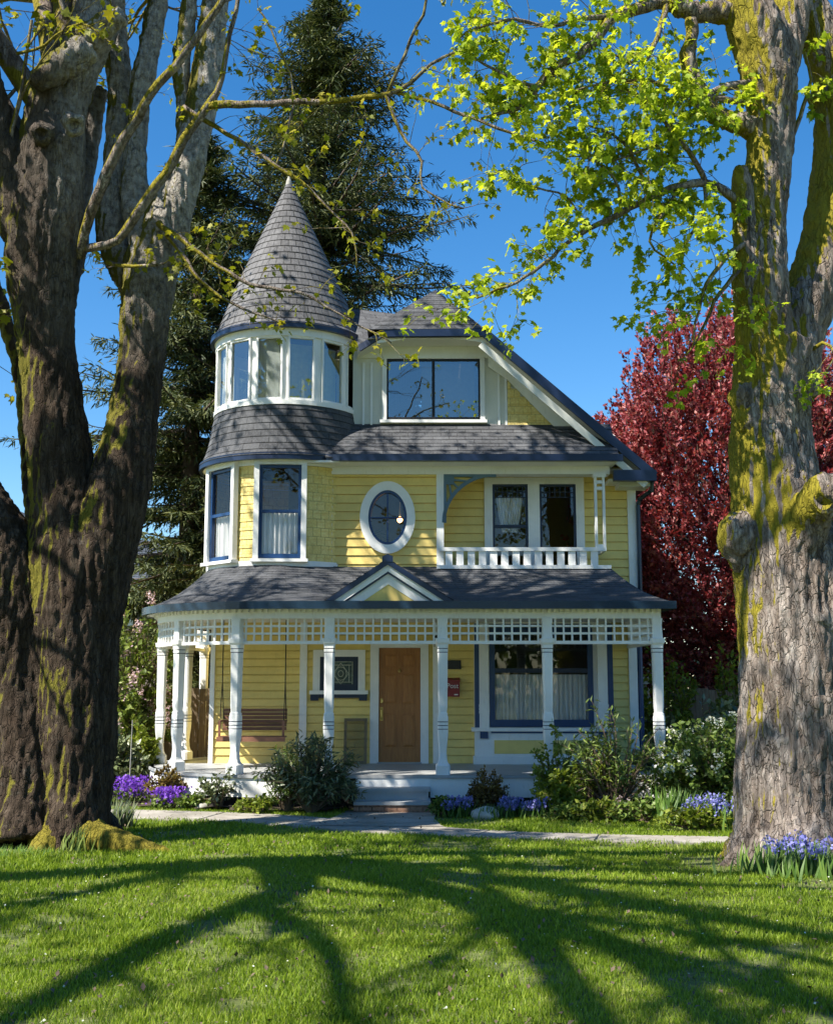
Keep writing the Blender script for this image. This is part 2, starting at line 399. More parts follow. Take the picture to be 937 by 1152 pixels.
# frieze, soffit under the skirt roof
zF0 = Z(534, FW)
XPR = X(697, 21.6, 515)
w = MB(); w.box(X(372, FW, 525), XPR - .12, FW - .07, FW + .25, zF0, zEave2 + .02)
w.box(X(372, FW, 525) - .5, XPR - .05, 21.62, FW + .3, zEave2 - .03, zEave2 + .01)
w.box(FX1, XR2 + .25, FW + .25, RW, zEave2 - .06, zEave2 - .02)
w.box(XPR - .12, XR2 + .25, FW + .1, RW + .3, zEave2 - .3, zEave2 - .25)
part(w, 'frieze_board', 'white')

# --- round turret
def ring_band(mb, cx, cy, r0, z0, r1, z1, a0, a1, n=64):
    for i in range(n):
        a, b = a0 + (a1 - a0) * i / n, a0 + (a1 - a0) * (i + 1) / n
        P = lambda r, z, t: Vector((cx + r * math.sin(t), cy - r * math.cos(t), z))
        mb.face([P(r0, z0, a), P(r0, z0, b), P(r1, z1, b), P(r1, z1, a)], [(a * r0, z0), (b * r0, z0), (b * r0, z1), (a * r0, z1)])
def ring_solid(mb, cx, cy, r0, r1, z0, z1, a0, a1, n=64):
    ring_band(mb, cx, cy, r1, z0, r1, z1, a0, a1, n); ring_band(mb, cx, cy, r0, z1, r0, z0, a0, a1, n)
    ring_band(mb, cx, cy, r1, z1, r0, z1, a0, a1, n); ring_band(mb, cx, cy, r0, z0, r1, z0, a0, a1, n)
zS3 = at(241, 473, 23.2).z; zE3 = at(238, 394, 23.2).z; zE2 = at(229, 533, 23.2).z; zT2 = at(237, 645, 23.2).z
A0, A1 = R(-175), R(95)
tw2 = [(R(-48), .84), (R(2.0), .84)]
h2 = []
for a, ww in tw2:
    da = math.asin(ww / 2 / R2) ; h2.append((a - da, a + da, zT2 + .15, zE2 - .12))
w = MB(); courses(w, S_arc(TX, TY, R2), A0, R(72), zT2 - .5, zE2 + .1, .17, h2, .016, du=R(4), uvs=R2)
part(w, 'turret_wall', 'yellow_shingle')
w = MB(); ring_solid(w, TX, TY, R2 + .012, R2 + .045, zT2 - .06, zT2 + .10, A0, R(60)); part(w, 'turret_base_board', 'white')
w = MB(); ring_solid(w, TX, TY, R2 + .01, R2 + .05, zE2 - .10, zE2 + .05, A0, R(62))
ring_solid(w, TX, TY, R2, R2 + .165, zE2 + .0, zE2 + .03, A0, R(70))
part(w, 'turret_frieze', 'white')
# second skirt roof around turret and along the front
SK = [(R2 + .235, zE2 + .07), (R2 + .15, zE2 + .20), (R2 + .075, zE2 + .42), (R2 + .02, zE2 + .72), (R3 + .03, zS3 + .02)]
def prof(pts):
    L = [0]
    for a, b in zip(pts, pts[1:]): L.append(L[-1] + math.hypot(b[0] - a[0], b[1] - a[1]))
    def f(v):
        v = min(max(v, 0), L[-1])
        for i in range(len(pts) - 1):
            if v <= L[i + 1] + 1e-9:
                t = (v - L[i]) / (L[i + 1] - L[i]); a, b = pts[i], pts[i + 1]
                return a[0] + (b[0] - a[0]) * t, a[1] + (b[1] - a[1]) * t
        return pts[-1]
    return f, L[-1]
fs, Ls = prof(SK)
def S_skirt(u, v, o):
    r, z = fs(v); return Vector((TX + (r + o) * math.sin(u), TY - (r + o) * math.cos(u), z))
w = MB(); courses(w, S_skirt, A0, R(80), 0, Ls, .14, du=R(4), uvs=R2, lift=.011)
ringz = 0
sl = math.hypot(GW - 21.6, zTop2 - (zEave2 + .03)); 
def S_pent(u, v, o):
    t = v / sl; return Vector((u, 21.6 + (GW - 21.6) * t - o * .6, zEave2 + .05 + (zTop2 - zEave2 - .05) * t + o * .7))
x0p = TX + .9
courses(w, S_pent, x0p, XPR, 0, sl, .14, lift=.010)
w.face([S_pent(XPR, 0, 0), S_pent(XPR, sl, 0), Vector((XPR, GW, zEave2))])
skirt = part(w, 'skirt_roof', 'roof')
w = MB(); ring_solid(w, TX, TY, R2 + .16, R2 + .235, zE2 - .02, zE2 + .115, A0, R(50))
a_j = R(40)
w.box(X(382, 21.55, 515), XPR + .05, 21.5, 21.6, zEave2 - .02, zEave2 + .105)
jx, jy = TX + (R2 + .2) * math.sin(R(32)), TY - (R2 + .2) * math.cos(R(32))
w.beam((jx, jy, zE2 + .045), (X(384, 21.55, 515), 21.55, zEave2 + .045), .09, .12)
part(w, 'gutter', 'navy', skirt)

# --- top floor turret with ring of windows
t3a = [R(x) for x in (-135, -110, -84.5, -59, -34, -8.5, 16, 42.5, 68)]
da3 = R(10.4)
w = MB()
courses(w, S_arc(TX, TY, R3), A0, R(112), zS3 - .15, zE3 + .2, 5.0, [(a - da3, a + da3, zS3 - 1, zE3 + 3) for a in t3a], 0, du=R(3), lip=False)
ring_band(w, TX, TY, R3, zS3 - .2, R3, zS3 + .10, A0, R(112)); ring_band(w, TX, TY, R3, zE3 - .12, R3, zE3 + .2, A0, R(112))
part(w, 'turret_window_wall', 'white')
w = MB(); ring_solid(w, TX, TY, R3 - .02, R3 + .06, zS3 - .01, zS3 + .08, A0, R(80)); part(w, 'turret_sill', 'white'); w = MB(); ring_solid(w, TX, TY, R3 - .01, R3 + .05, zE3 - .13, zE3 + .02, A0, R(80))
ring_band(w, TX, TY, R3, zE3 + .02, R3 + .12, zE3 + .02, A0, R(85))
part(w, 'turret_head_board', 'white')
def arc_mat(a, r): return Matrix.Translation((TX + r * math.sin(a), TY - r * math.cos(a), 0)) @ Matrix.Rotation(a, 4, 'Z')
for a in t3a:
    Mx = arc_mat(a, R3); hw = R3 * math.sin(da3)
    f = MB(); za, zb = zS3 + .09, zE3 - .13
    for x0, x1, z0, z1 in ((-hw, -hw + .035, za, zb), (hw - .035, hw, za, zb), (-hw + .035, hw - .035, za, za + .04), (-hw + .035, hw - .035, zb - .04, zb)):
        f.box(x0, x1, -.02, .05, z0, z1, Mx)
    fo = part(f, 'window', 'white')
    p = MB(); p.face([Mx @ Vector(q) for q in ((-hw + .03, .02, za + .03), (hw - .03, .02, za + .03), (hw - .03, .02, zb - .03), (-hw + .03, .02, zb - .03))])
    part(p, 'pane', 'glass_bright', fo)
    if abs(a - R(-8.5)) < .1 or abs(a - R(-59)) < .1:
        c = MB(); c.face([Mx @ Vector(q) for q in ((-hw, .10, za), (hw, .10, za), (hw, .10, zb), (-hw, .10, zb))]); part(c, 'blind', 'curtain', fo)
    elif a > R(10):
        c = MB(); c.face([Mx @ Vector(q) for q in ((-hw, .22, za), (hw, .22, za), (hw, .22, zb - .1), (-hw, .22, zb - .1))]); part(c, 'blind', 'blind_olive', fo)  # olive sheet close behind the pane stands in for the room's yellow wall
w = MB(); ring_solid(w, TX, TY, .05, R3 - .02, zS3 - .22, zS3 - .18, A0, R(185), 24); part(w, 'turret_floor', 'interior'); w = MB(); ring_solid(w, TX, TY, .05, R3 + .1, zE3 + .1, zE3 + .13, R(-180), R(180), 24)
part(w, 'turret_ceiling', 'interior')
# cone
apex = at(325, 201, 23.2); zC = zE3 + .10
CP = [(R3 + .15, zC), (R3 + .05, zC + .10), (R3 + .0, zC + .22)] + [((R3 + .0) * (1 - t) ** 1.0 * (1 + .05 * math.sin(math.pi * t)), zC + .22 + (apex.z - zC - .22) * t) for t in [i / 12 for i in range(1, 13)]]
fc, Lc = prof(CP)
ax, ay = apex.x - TX, 0
def S_cone(u, v, o):
    r, z = fc(v); k = (z - zC) / (apex.z - zC); r = max(r, .012)
    return Vector((TX + ax * k + (r + o) * math.sin(u), TY - (r + o) * math.cos(u), z))
w = MB(); v = 0; ci = 0
while v < Lc - .05:
    r, _ = fc(v + .08); courses(w, S_cone, R(-180), R(180), v, min(v + .17, Lc), .17, du=R(6), uvs=max(r, .05), lift=.014, jit=.9)
    for i in range(len(w.uv)): pass
    v += .17; ci += 1
cone = part(w, 'cone_roof', 'cone')
f = MB(); f.lathe((apex.x, TY, apex.z), [(.07, -.16), (.055, -.05), (.03, .02), (.012, .07)], 10); part(f, 'finial', 'stone', cone)
w = MB(); ring_solid(w, TX, TY, R3 + .07, R3 + .155, zC - .085, zC + .03, R(-180), R(80)); part(w, 'gutter', 'navy', cone)

# --- front gable with clipped hip
YR = 21.9
hL, hR, hA = at(413, 374, YR), at(545, 373, YR), at(490, 329, GW)
rk = at(735, 534, YR)
def x_rake(z, off=0.0):
    t = (hR.z - z) / (hR.z - rk.z); return hR.x + (rk.x - hR.x) * t - off
xg0, zg0 = X(397, GW, 430), zTop2 - .3
DW = (X(435, GW, 440), X(540, GW, 440), Z(472, GW), Z(404, GW))
w = MB()
courses(w, S_plane(GW), xg0, 4, zg0, hR.z - .02, .06, [DW], 0, lip=False, urange=lambda z: (xg0, x_rake(z, .05)))
part(w, 'gable_wall', 'cream')
yx0 = X(571, GW, 470)
w = MB(); courses(w, S_plane(GW - .02), yx0, 4, zg0 + .2, Z(428, GW, 571), .165, (), .02, urange=lambda z: (yx0, min(x_rake(z, .45), 9)))
part(w, 'gable_shingles', 'yellow_shingle')
w = MB()      # battens, window surround, board over the window
for px in (409, 418, 561, 569): w.box(X(px, GW, 440) - .02, X(px, GW, 440) + .02, GW - .035, GW, zg0, Z(408, GW))
w.box(X(402, GW, 400), X(562, GW, 400), GW - .05, GW, Z(403, GW), Z(386, GW))
for i in range(19):
    xx = X(436 + i * 6, GW - .1, 384); w.box(xx, xx + .055, GW - .12, GW - .04, Z(385, GW - .1), Z(382.3, GW - .1))
w.box(X(428, GW, 384), X(552, GW, 384), GW - .16, GW - .0, Z(382, GW - .1) + .003, Z(380.5, GW - .1) + .02)
part(w, 'gable_trim', 'white')
def window(x0, x1, z0, z1, Y, casing=.13, cmat='cream', smat='navy', rows=1, cols=1, sash=.05, curt=None, depth_=.06, sill=True, glass='glass', Mx=None, curt_z=None, head=None):
    I = Mx if Mx else Matrix.Identity(4)
    f = MB(); hd = casing if head is None else head
    if casing:
        f.box(x0 - casing, x0, Y - depth_, Y + .02, z0 - .02, z1 + hd, I); f.box(x1, x1 + casing, Y - depth_, Y + .02, z0 - .02, z1 + hd, I)
        f.box(x0, x1, Y - depth_, Y + .02, z1, z1 + hd, I)
        if sill: f.box(x0 - casing - .04, x1 + casing + .04, Y - depth_ - .05, Y + .02, z0 - .08, z0 - .02, I)
    fo = part(f, 'window', cmat)
    s = MB(); ya, yb = Y - .03, Y + .045
    s.box(x0, x0 + sash, ya, yb, z0, z1, I); s.box(x1 - sash, x1, ya, yb, z0, z1, I)
    s.box(x0 + sash, x1 - sash, ya, yb, z0, z0 + sash * 1.3, I); s.box(x0 + sash, x1 - sash, ya, yb, z1 - sash, z1, I)
    for i in range(1, rows):
        zc = z0 + (z1 - z0) * i / rows; s.box(x0 + sash, x1 - sash, ya + .004, yb - .004, zc - .03, zc + .03, I)
    for i in range(1, cols):
        xc = x0 + (x1 - x0) * i / cols; s.box(xc - .03, xc + .03, ya + .002, yb - .002, z0 + sash * 1.3, z1 - sash, I)
    part(s, 'sash', smat, fo)
    p = MB(); p.face([I @ Vector(q) for q in ((x0 + .01, Y + .01, z0 + .01), (x1 - .01, Y + .01, z0 + .01), (x1 - .01, Y + .01, z1 - .01), (x0 + .01, Y + .01, z1 - .01))])
    part(p, 'pane', glass, fo)
    if curt:
        for c0, c1 in curt:
            c = MB(); n = 48; a, b = x0 + (x1 - x0) * c0, x0 + (x1 - x0) * c1; cz0, cz1 = curt_z or (z0 + .03, z0 + (z1 - z0) * .62)
            ph = rnd.random() * 6
            P = lambda i, z: I @ Vector((a + (b - a) * i / n, Y + .085 + .022 * math.sin(i * .95 + ph) + .012 * math.sin(i * 2.3 + ph), z))
            for i in range(n): c.face([P(i, cz0), P(i + 1, cz0), P(i + 1, cz1), P(i, cz1)])
            part(c, 'curtain', 'curtain', fo, smooth=False)
    return fo
window(*DW, GW, .09, 'white', 'black', 1, 2, .035, None, .06, True, 'glass_bright')
w = MB(); w.box(DW[0] + .7, DW[1] - .1, GW + .35, GW + .37, DW[2], DW[3]); part(w, 'window_blind', 'interior')
# gable roof planes
zB = 31.3
w = MB()
rs0 = math.hypot(rk.x + .05 - hR.x, rk.z - hR.z)
def S_rs(u, v, o):
    t = v / rs0; return Vector((rk.x + .05 + (hR.x - rk.x - .05) * t + o * .65, u, rk.z + (hR.z - rk.z) * t + .06 + o * .75))
courses(w, S_rs, YR, zB, 0, rs0, .14, lift=.02)
L2 = (hA - hR).length
w.face([hR + Vector((0, 0, .06)), Vector((hR.x, zB, hR.z + .06)), Vector((hA.x, zB, hA.z + .06)), hA + Vector((0, 0, .06))], [(YR, 0), (zB, 0), (zB, 1.4), (GW, 1.4)])
w.face([hL + Vector((0, 0, .06)), hA + Vector((0, 0, .06)), Vector((hA.x, zB, hA.z + .06)), Vector((hL.x, zB, hL.z + .06))], [(YR, 0), (GW, 1.4), (zB, 1.4), (zB, 0)])
lx = -4.05; ls = (hA.z - hL.z) / (hA.x - hL.x)
w.face([Vector((hL.x, 24.3, hL.z + .06)), Vector((hL.x, zB, hL.z + .06)), Vector((lx, zB, hL.z + (lx - hL.x) * ls + .06)), Vector((lx, 24.3, hL.z + (lx - hL.x) * ls + .06))], [(0, 0), (7, 0), (7, 4), (0, 4)])
# hip face
hl = ((hL + hR) / 2 - hA).length
def S_hip(u, v, o):
    t = v / hl; a = hL.lerp(hA, t); b = hR.lerp(hA, t); k = (u - hL.x) / (hR.x - hL.x)
    return a.lerp(b, k) + Vector((0, -o * .8, .06 + o * .5))
courses(w, S_hip, hL.x, hR.x, 0, hl, .13, lift=.010)
# cross ridge joining turret
A_, B_, C_, D_ = at(380, 345, 23.5), at(446, 353, 23.2), at(431, 374, 21.95), at(404, 391, 22.15)
w.face([D_, C_, B_, A_], [(0, 0), (.6, 0), (.8, 1.7), (0, 1.7)]); w.face([A_, B_, B_ + Vector((0, 1.4, -1.2)), A_ + Vector((0, 1.4, -1.2))], [(0, 0), (1, 0), (1, 1.8), (0, 1.8)])
gable_roof = part(w, 'gable_roof', 'roof')
w = MB()
fz = Vector((0, 0, -.02))
w.beam(D_ + fz, C_ + fz, .06, .13); w.beam(C_ + fz + Vector((-.02, 0, 0)), hR + fz, .08, .14); w.beam(hR + fz, rk + fz + Vector((.02, 0, 0)), .06, .17)
w.box(X(690, YR, 533), X(738, YR, 533), YR - .05, YR + .08, Z(541, YR), Z(529, YR))
w.box(X(736, YR, 533) - .12, X(738, YR, 533), YR + .08, zB, Z(540, YR), Z(529, YR))
part(w, 'fascia', 'navy', gable_roof)
w = MB()
# soffit of rake and hip, inner white barge board, frieze along the rake
so = Vector((0, 0, -.10))
w.face([hR + so + Vector((0, .04, 0)), rk + so + Vector((0, .04, 0)), Vector((rk.x, GW + .1, rk.z)) + so, Vector((hR.x, GW + .1, hR.z)) + so])
w.face([hL + so + Vector((0, .05, 0)), hR + so + Vector((0, .05, 0)), Vector((hR.x, GW + .1, hR.z)) + so, Vector((hL.x, GW + .1, hL.z)) + so])
w.face([D_ + so, C_ + so, Vector((C_.x, GW + .1, C_.z)) + so, Vector((D_.x - .1, GW + .1, D_.z)) + so])
d = (rk - hR).normalized(); nn = Vector((d.z, 0, -d.x))
w.beam(hR + nn * -.0 + Vector((-.08, .05, -.24)), rk + Vector((-.14, .05, -.20)), .05, .13)
w.box(X(700, YR, 545), XR2 + .22, FW + .1, RW, Z(546, FW), Z(541, FW))
part(w, 'soffit', 'cream', gable_roof)
w = MB(); dd = Vector((0, GW - .025 - YR, 0))   # white frieze on the gable wall below the rake
p0, p1 = hR + dd, rk + dd
w.prism([at(549, 396, GW - .07), at(558, 392, GW - .07), at(694, 512, GW - .07), at(655, 512, GW - .07), at(571, 427, GW - .07), at(549, 412, GW - .07)], (0, .02, 0))
part(w, 'rake_frieze', 'white', gable_roof)
w = MB(); arc_n = 24   # arched board beneath the hip eave
top = [at(424 + 126 * i / arc_n, 378, YR + .1) for i in range(arc_n + 1)]
bot = [at(424 + 126 * i / arc_n, 378 + 8 - 6.5 * math.sin(math.pi * i / arc_n) , YR + .1) for i in range(arc_n + 1)]
for i in range(arc_n):
    w.prism([bot[i], bot[i + 1], top[i + 1], top[i]], (0, .03, 0))
part(w, 'arched_board', 'white', gable_roof)
# vent pipe on the right slope
w = MB(); vp = at(707, 500, 26.0); w.lathe((vp.x - .4, 26.0, vp.z - .55), [(.07, 0), (.07, .62), (.12, .64), (.12, .74), (.03, .8)], 10); part(w, 'roof_vent', 'white', gable_roof)

# --- upstairs windows
for a, ww in tw2:
    Mx = arc_mat(a, R2 - .02); z0, z1 = zT2 + .13, zE2 - .10
    window(-ww / 2 + .02, ww / 2 - .02, z0 + .02, z1, 0, .10, 'white', 'blue', 2, 1, .06, [(.05, .95)], .09, True, 'glass', Mx, (z0 + .08, z0 + .95))
w = MB()   # oval window
n = 48
def ell(a, b, y): return [Vector((OC.x + a * math.cos(2 * math.pi * i / n), y, OC.z + b * math.sin(2 * math.pi * i / n))) for i in range(n)]
def ring3(mb, o, i_, yo, yi, yb):
    A, B, C, Dd = ell(*o, yo), ell(*i_, yi), ell(*o, yb), ell(*i_, yb)
    for k in range(n):
        j = (k + 1) % n; mb.face([A[k], A[j], B[j], B[k]]); mb.face([A[k], C[k], C[j], A[j]]); mb.face([B[k], B[j], Dd[j], Dd[k]])
ia, ib = OA * .70, OB * .755
ring3(w, (OA, OB), (ia, ib), FW - .09, FW - .075, FW + .05); ov = part(w, 'oval_window', 'white')
w = MB(); ring3(w, (ia + .001, ib + .001), (ia - .05, ib - .05), FW - .05, FW - .05, FW + .06)
w.box(OC.x - .014, OC.x + .014, FW - .03, FW + .0, OC.z - ib, OC.z + ib); w.box(OC.x - ia, OC.x + ia, FW - .028, FW - .002, OC.z - .014, OC.z + .014); part(w, 'sash', 'blue', ov)
w = MB(); w.face(ell(ia, ib, FW + .02)); part(w, 'pane', 'glass', ov)
# balcony double window
bz0, bz1 = BW[2], BW[3]; bx = [X(p, RW, 590) for p in (554, 594, 607, 648)]
w = MB()
for x0, x1 in ((bx[0] - .16, bx[0]), (bx[1], bx[2]), (bx[3], bx[3] + .16)): w.box(x0, x1, RW - .06, RW + .02, bz0 - .3, bz1)
w.box(bx[0] - .16, bx[3] + .16, RW - .062, RW + .02, bz1, bz1 + .13); w.box(bx[0] - .16, bx[3] + .16, RW - .05, RW + .02, bz0 - .4, bz0)
part(w, 'window_casing', 'white')
b1 = window(bx[0], bx[1], bz0, bz1, RW, 0, 'white', 'navy', 2, 1, .045, None)
b2 = window(bx[2], bx[3], bz0, bz1, RW, 0, 'white', 'navy', 1, 1, .045, None)
for o, (x0, x1) in ((b1, (bx[0], bx[1])), (b2, (bx[2], bx[3]))):
    w = MB()
    for i in range(1, 7): w.box(x0 + (x1 - x0) * i / 7 - .008, x0 + (x1 - x0) * i / 7 + .008, RW - .02, RW, bz1 - .26, bz1 - .045)
    w.box(x0 + .045, x1 - .045, RW - .018, RW - .002, bz1 - .165, bz1 - .15); w.box(x0 + .045, x1 - .045, RW - .018, RW - .002, bz1 - .27, bz1 - .255)
    part(w, 'muntin', 'navy', o)
c = MB(); n_ = 40   # gathered curtain, pinched at the bottom
xc = (bx[0] + bx[1]) / 2
for i in range(n_):
    for j in range(6):
        def P(i, j):
            t = j / 6; hw = .27 - .12 * (1 - t) ** 1.4; return Vector((xc + hw * (2 * i / n_ - 1), RW + .12 + .02 * math.sin(i * 1.3), bz1 - .95 + .72 * t))
        c.face([P(i, j), P(i + 1, j), P(i + 1, j + 1), P(i, j + 1)])
part(c, 'curtain', 'curtain', b1)
# light sashes seen inside lower left pane
# --- balcony
rx0, rx1 = X(494, FW - .1, 630), X(682, FW - .1, 630); rz0, rz1 = Z(638, FW - .1), Z(619, FW - .1)
w = MB(); w.box(rx0, rx1, FW - .16, FW - .06, rz1 - .02, rz1 + .05); w.box(rx0 - .05, rx1 + .08, FW - .19, FW - .03, rz0 - .04, rz0 + .03)
w.box(rx1 - .06, rx1, FW - .06, RW, rz1 - .02, rz1 + .05)
rail = part(w, 'balcony_railing', 'white')
for i in range(14):
    xx = rx0 + .12 + (rx1 - rx0 - .2) * (i + .3) / 14
    b = MB(); b.box(xx - .068, xx + .068, FW - .135, FW - .085, rz0 + .03, rz1 - .02); part(b, 'baluster', 'white', rail)
w = MB(); w.box(FX1 - .02, rx1 + .02, FW - .05, RW, rz0 - .12, rz0 - .045); part(w, 'balcony_deck', 'dark')  # near-black deck edge paints the dark gap below the rail
px_ = X(675, FW - .1, 590); w = MB()
w.box(px_ - .10, px_ - .055, FW - .15, FW - .05, rz1 + .05, zF0); w.box(px_ + .055, px_ + .10, FW - .15, FW - .05, rz1 + .05, zF0)
for t in (0.02, .80, .885, .97):
    zz = rz1 + .05 + (zF0 - rz1 - .05) * t; w.box(px_ - .054, px_ + .054, FW - .14, FW - .06, zz - .03, zz + .03)
w.box(px_ - .125, px_ + .125, FW - .17, FW - .03, zF0 - .07, zF0 - .001)
part(w, 'balcony_post', 'white')
# corner fan bracket
bx0, bz_ = FX1 + .02, zF0; Rr = X(558, FW - .03, 536) - bx0; Rz = bz_ - Z(588, FW - .03)
w = MB(); ns = 20
pts = [Vector((bx0 + Rr * (1 - math.sin(t)) , FW - .03, bz_ - Rz * (1 - math.cos(t)))) for t in [math.pi / 2 * i / ns for i in range(ns + 1)]]
pts = [Vector((bx0 + Rr - Rr * math.cos(t) * 1.0, FW - .03, bz_ - Rz + Rz * math.sin(t))) for t in [math.pi / 2 * i / ns for i in range(ns + 1)]]
for a, b in zip(pts, pts[1:]): w.beam(a, b, .07, .06, (0, 1, 0))
w.box(bx0, bx0 + .05, FW - .06, FW, bz_ - Rz, bz_); w.box(bx0 + .05, bx0 + Rr, FW - .06, FW, bz_ - .05, bz_)
w.box(bx0 + .05, bx0 + .2, FW - .066, FW - .006, bz_ - .2, bz_ - .05)
for t in (.55, .785, 1.02):
    e = Vector((bx0 + Rr - Rr * math.cos(t), FW - .03, bz_ - Rz + Rz * math.sin(t))); s0 = Vector((bx0 + .1, FW - .03, bz_ - .1)); w.beam(s0, s0.lerp(e, .98), .035, .04, (0, 1, 0))
part(w, 'fan_bracket', 'bracket')
w = MB()
w.face([Vector((bx0 + .03, FW + .02, bz_ - .03))] + [Vector((p.x, FW + .02, p.z)) for p in pts]); part(w, 'bracket_panel', 'yellow')

# --- porch roof
PCX, PCY, RG, RC = -2.2, 22.1, 2.87, 2.6
XGR = X(754, 19.2, 678)
zG = zPorchEave
outer, inner = [], []
na = 34
for i in range(na + 1):
    a = R(-165) + (R(165)) * i / na
    outer.append(Vector((PCX + RG * math.sin(a), PCY - RG * math.cos(a), zG))); 
    ai = a * .95 + R(3)
    inner.append(Vector((TX + (R2 + .0) * math.sin(ai), TY - (R2 + .0) * math.cos(ai), zT2 - .02)))
xi_l, xi_r = X(374, FW, 640), X(685, FW, 640)
nsx = 14
for i in range(1, nsx + 1):
    t = i / nsx; outer.append(Vector((PCX + (XGR - PCX) * t, PCY - RG, zG)))
    u = TX + .3 + (xi_r - TX - .3) * t; yy = FW if u > xi_l else TY - math.sqrt(max(.1, R2 ** 2 - (u - TX) ** 2)); inner.append(Vector((u, min(yy, FW), zPorchTop + (.0))))
cum = [0]
for a, b in zip(outer, outer[1:]): cum.append(cum[-1] + (b - a).length)
sag = .10
LP = 2.95
def S_porch(u, v, o):
    i = 0
    while i < len(cum) - 2 and u > cum[i + 1] + 1e-9: i += 1
    t = (u - cum[i]) / (cum[i + 1] - cum[i]); a = outer[i].lerp(outer[i + 1], t); b = inner[i].lerp(inner[i + 1], t)
    k = v / LP; p = a.lerp(b, k); p.z += .05 - sag * math.sin(math.pi * k) + o
    return p
w = MB(); v = 0
breaks = cum
vv = 0
while vv < LP - 1e-4:
    v2 = min(vv + .147, LP)
    for i in range(len(cum) - 1):
        x0, x1 = cum[i] + 1e-7, cum[i + 1] - 1e-7
        w.face([S_porch(x0, vv, .011), S_porch(x1, vv, .011), S_porch(x1, v2, .002), S_porch(x0, v2, .002)], [(x0, vv), (x1, vv), (x1, v2), (x0, v2)])
        w.face([S_porch(x0, vv, 0), S_porch(x1, vv, 0), S_porch(x1, vv, .011), S_porch(x0, vv, .011)], [(x0, vv)] * 4)
    vv = v2
# right hip side
rb = [S_porch(cum[-1], LP * t / 8, .01) for t in range(9)]
for a, b, t in zip(rb, rb[1:], range(8)):
    q0 = Vector((XGR, PCY - RG + t / 8 * 2.9, zG + .05)); q1 = Vector((XGR, PCY - RG + (t + 1) / 8 * 2.9, zG + .05)); w.face([a, b, q1, q0])
w.face([Vector((XR1, FW, zPorchTop - .6)), Vector((xi_r - .4, FW, zPorchTop)), Vector((xi_r - .4, RW + .1, zPorchTop + .0)), Vector((XR1 + .05, RW + .1, zPorchTop - .6))])
porch_roof = part(w, 'porch_roof', 'roof')
w = MB()
gz0, gz1 = zG - .075, zG + .055
def extr(line, o0, o1, z0, z1, mb):
    "strip along a plan line offset outward"
    n = len(line); nrm = []
    for i in range(n):
        d = (line[min(i + 1, n - 1)] - line[max(i - 1, 0)]); d.z = 0; d.normalize(); nrm.append(Vector((d.y, -d.x, 0)))
    A = [p + q * o0 for p, q in zip(line, nrm)]; B = [p + q * o1 for p, q in zip(line, nrm)]
    zz = lambda p, z: Vector((p.x, p.y, z))
    for i in range(n - 1):
        mb.face([zz(B[i], z0), zz(B[i + 1], z0), zz(B[i + 1], z1), zz(B[i], z1)]); mb.face([zz(A[i + 1], z0), zz(A[i], z0), zz(A[i], z1), zz(A[i + 1], z1)])
        mb.face([zz(A[i], z1), zz(B[i], z1), zz(B[i + 1], z1), zz(A[i + 1], z1)]); mb.face([zz(A[i], z0), zz(A[i + 1], z0), zz(B[i + 1], z0), zz(B[i], z0)])
    for i in (0, n - 1): mb.face([zz(A[i], z0), zz(B[i], z0), zz(B[i], z1), zz(A[i], z1)])
extr([p.copy() for p in outer], 0, .09, gz0, gz1, w)
w.box(XGR, XGR + .09, PCY - RG - .09, FW + .3, gz0, gz1)
part(w, 'gutter', 'gutter', porch_roof)
# beam line on the columns
bl = [Vector((PCX + RC * math.sin(a), PCY - RC * math.cos(a), 0)) for a in [R(-165) + R(165) * i / na for i in range(na + 1)]]
xcr = X(741, PF, 800)
bl += [Vector((PCX + (xcr + .07 - PCX) * i / 6, PF, 0)) for i in range(1, 7)]
zb0, zb1 = Z(696, PF), Z(685, PF)
w = MB(); extr([p.copy() for p in bl], -.07, .07, zb0, zG - .05, w); extr([p.copy() for p in bl], -.05, RG - RC + .01, zG - .055, zG - .02, w)
w.box(xcr - .07, xcr + .07, PF + .07, FW, zb0, zG - .05)
beam = part(w, 'porch_beam', 'white')
# dentils
w = MB(); acc = 0
for i in range(len(bl) - 1):
    a, b = bl[i], bl[i + 1]; L = (b - a).length; d = (b - a) / L; nn = Vector((d.y, -d.x, 0)); s = 0
    while s + .05 < L:
        c = a + d * (s + .03) + nn * .10; Mx = Matrix.Translation((c.x, c.y, 0)) @ Matrix.Rotation(math.atan2(d.y, d.x), 4, 'Z')
        w.box(-.026, .026, -.03, .03, zG - .115, zG - .06, Mx); s += .098
part(w, 'dentil_moulding', 'white', beam)
w = MB()
for a, b in zip(bl, bl[1:]):
    w.face([Vector((a.x, a.y, zb0 + .06)), Vector((b.x, b.y, zb0 + .06)), Vector((b.x, FW + .4, zb0 + .06)), Vector((a.x, FW + .4, zb0 + .06))])
part(w, 'porch_ceiling', 'ceil')
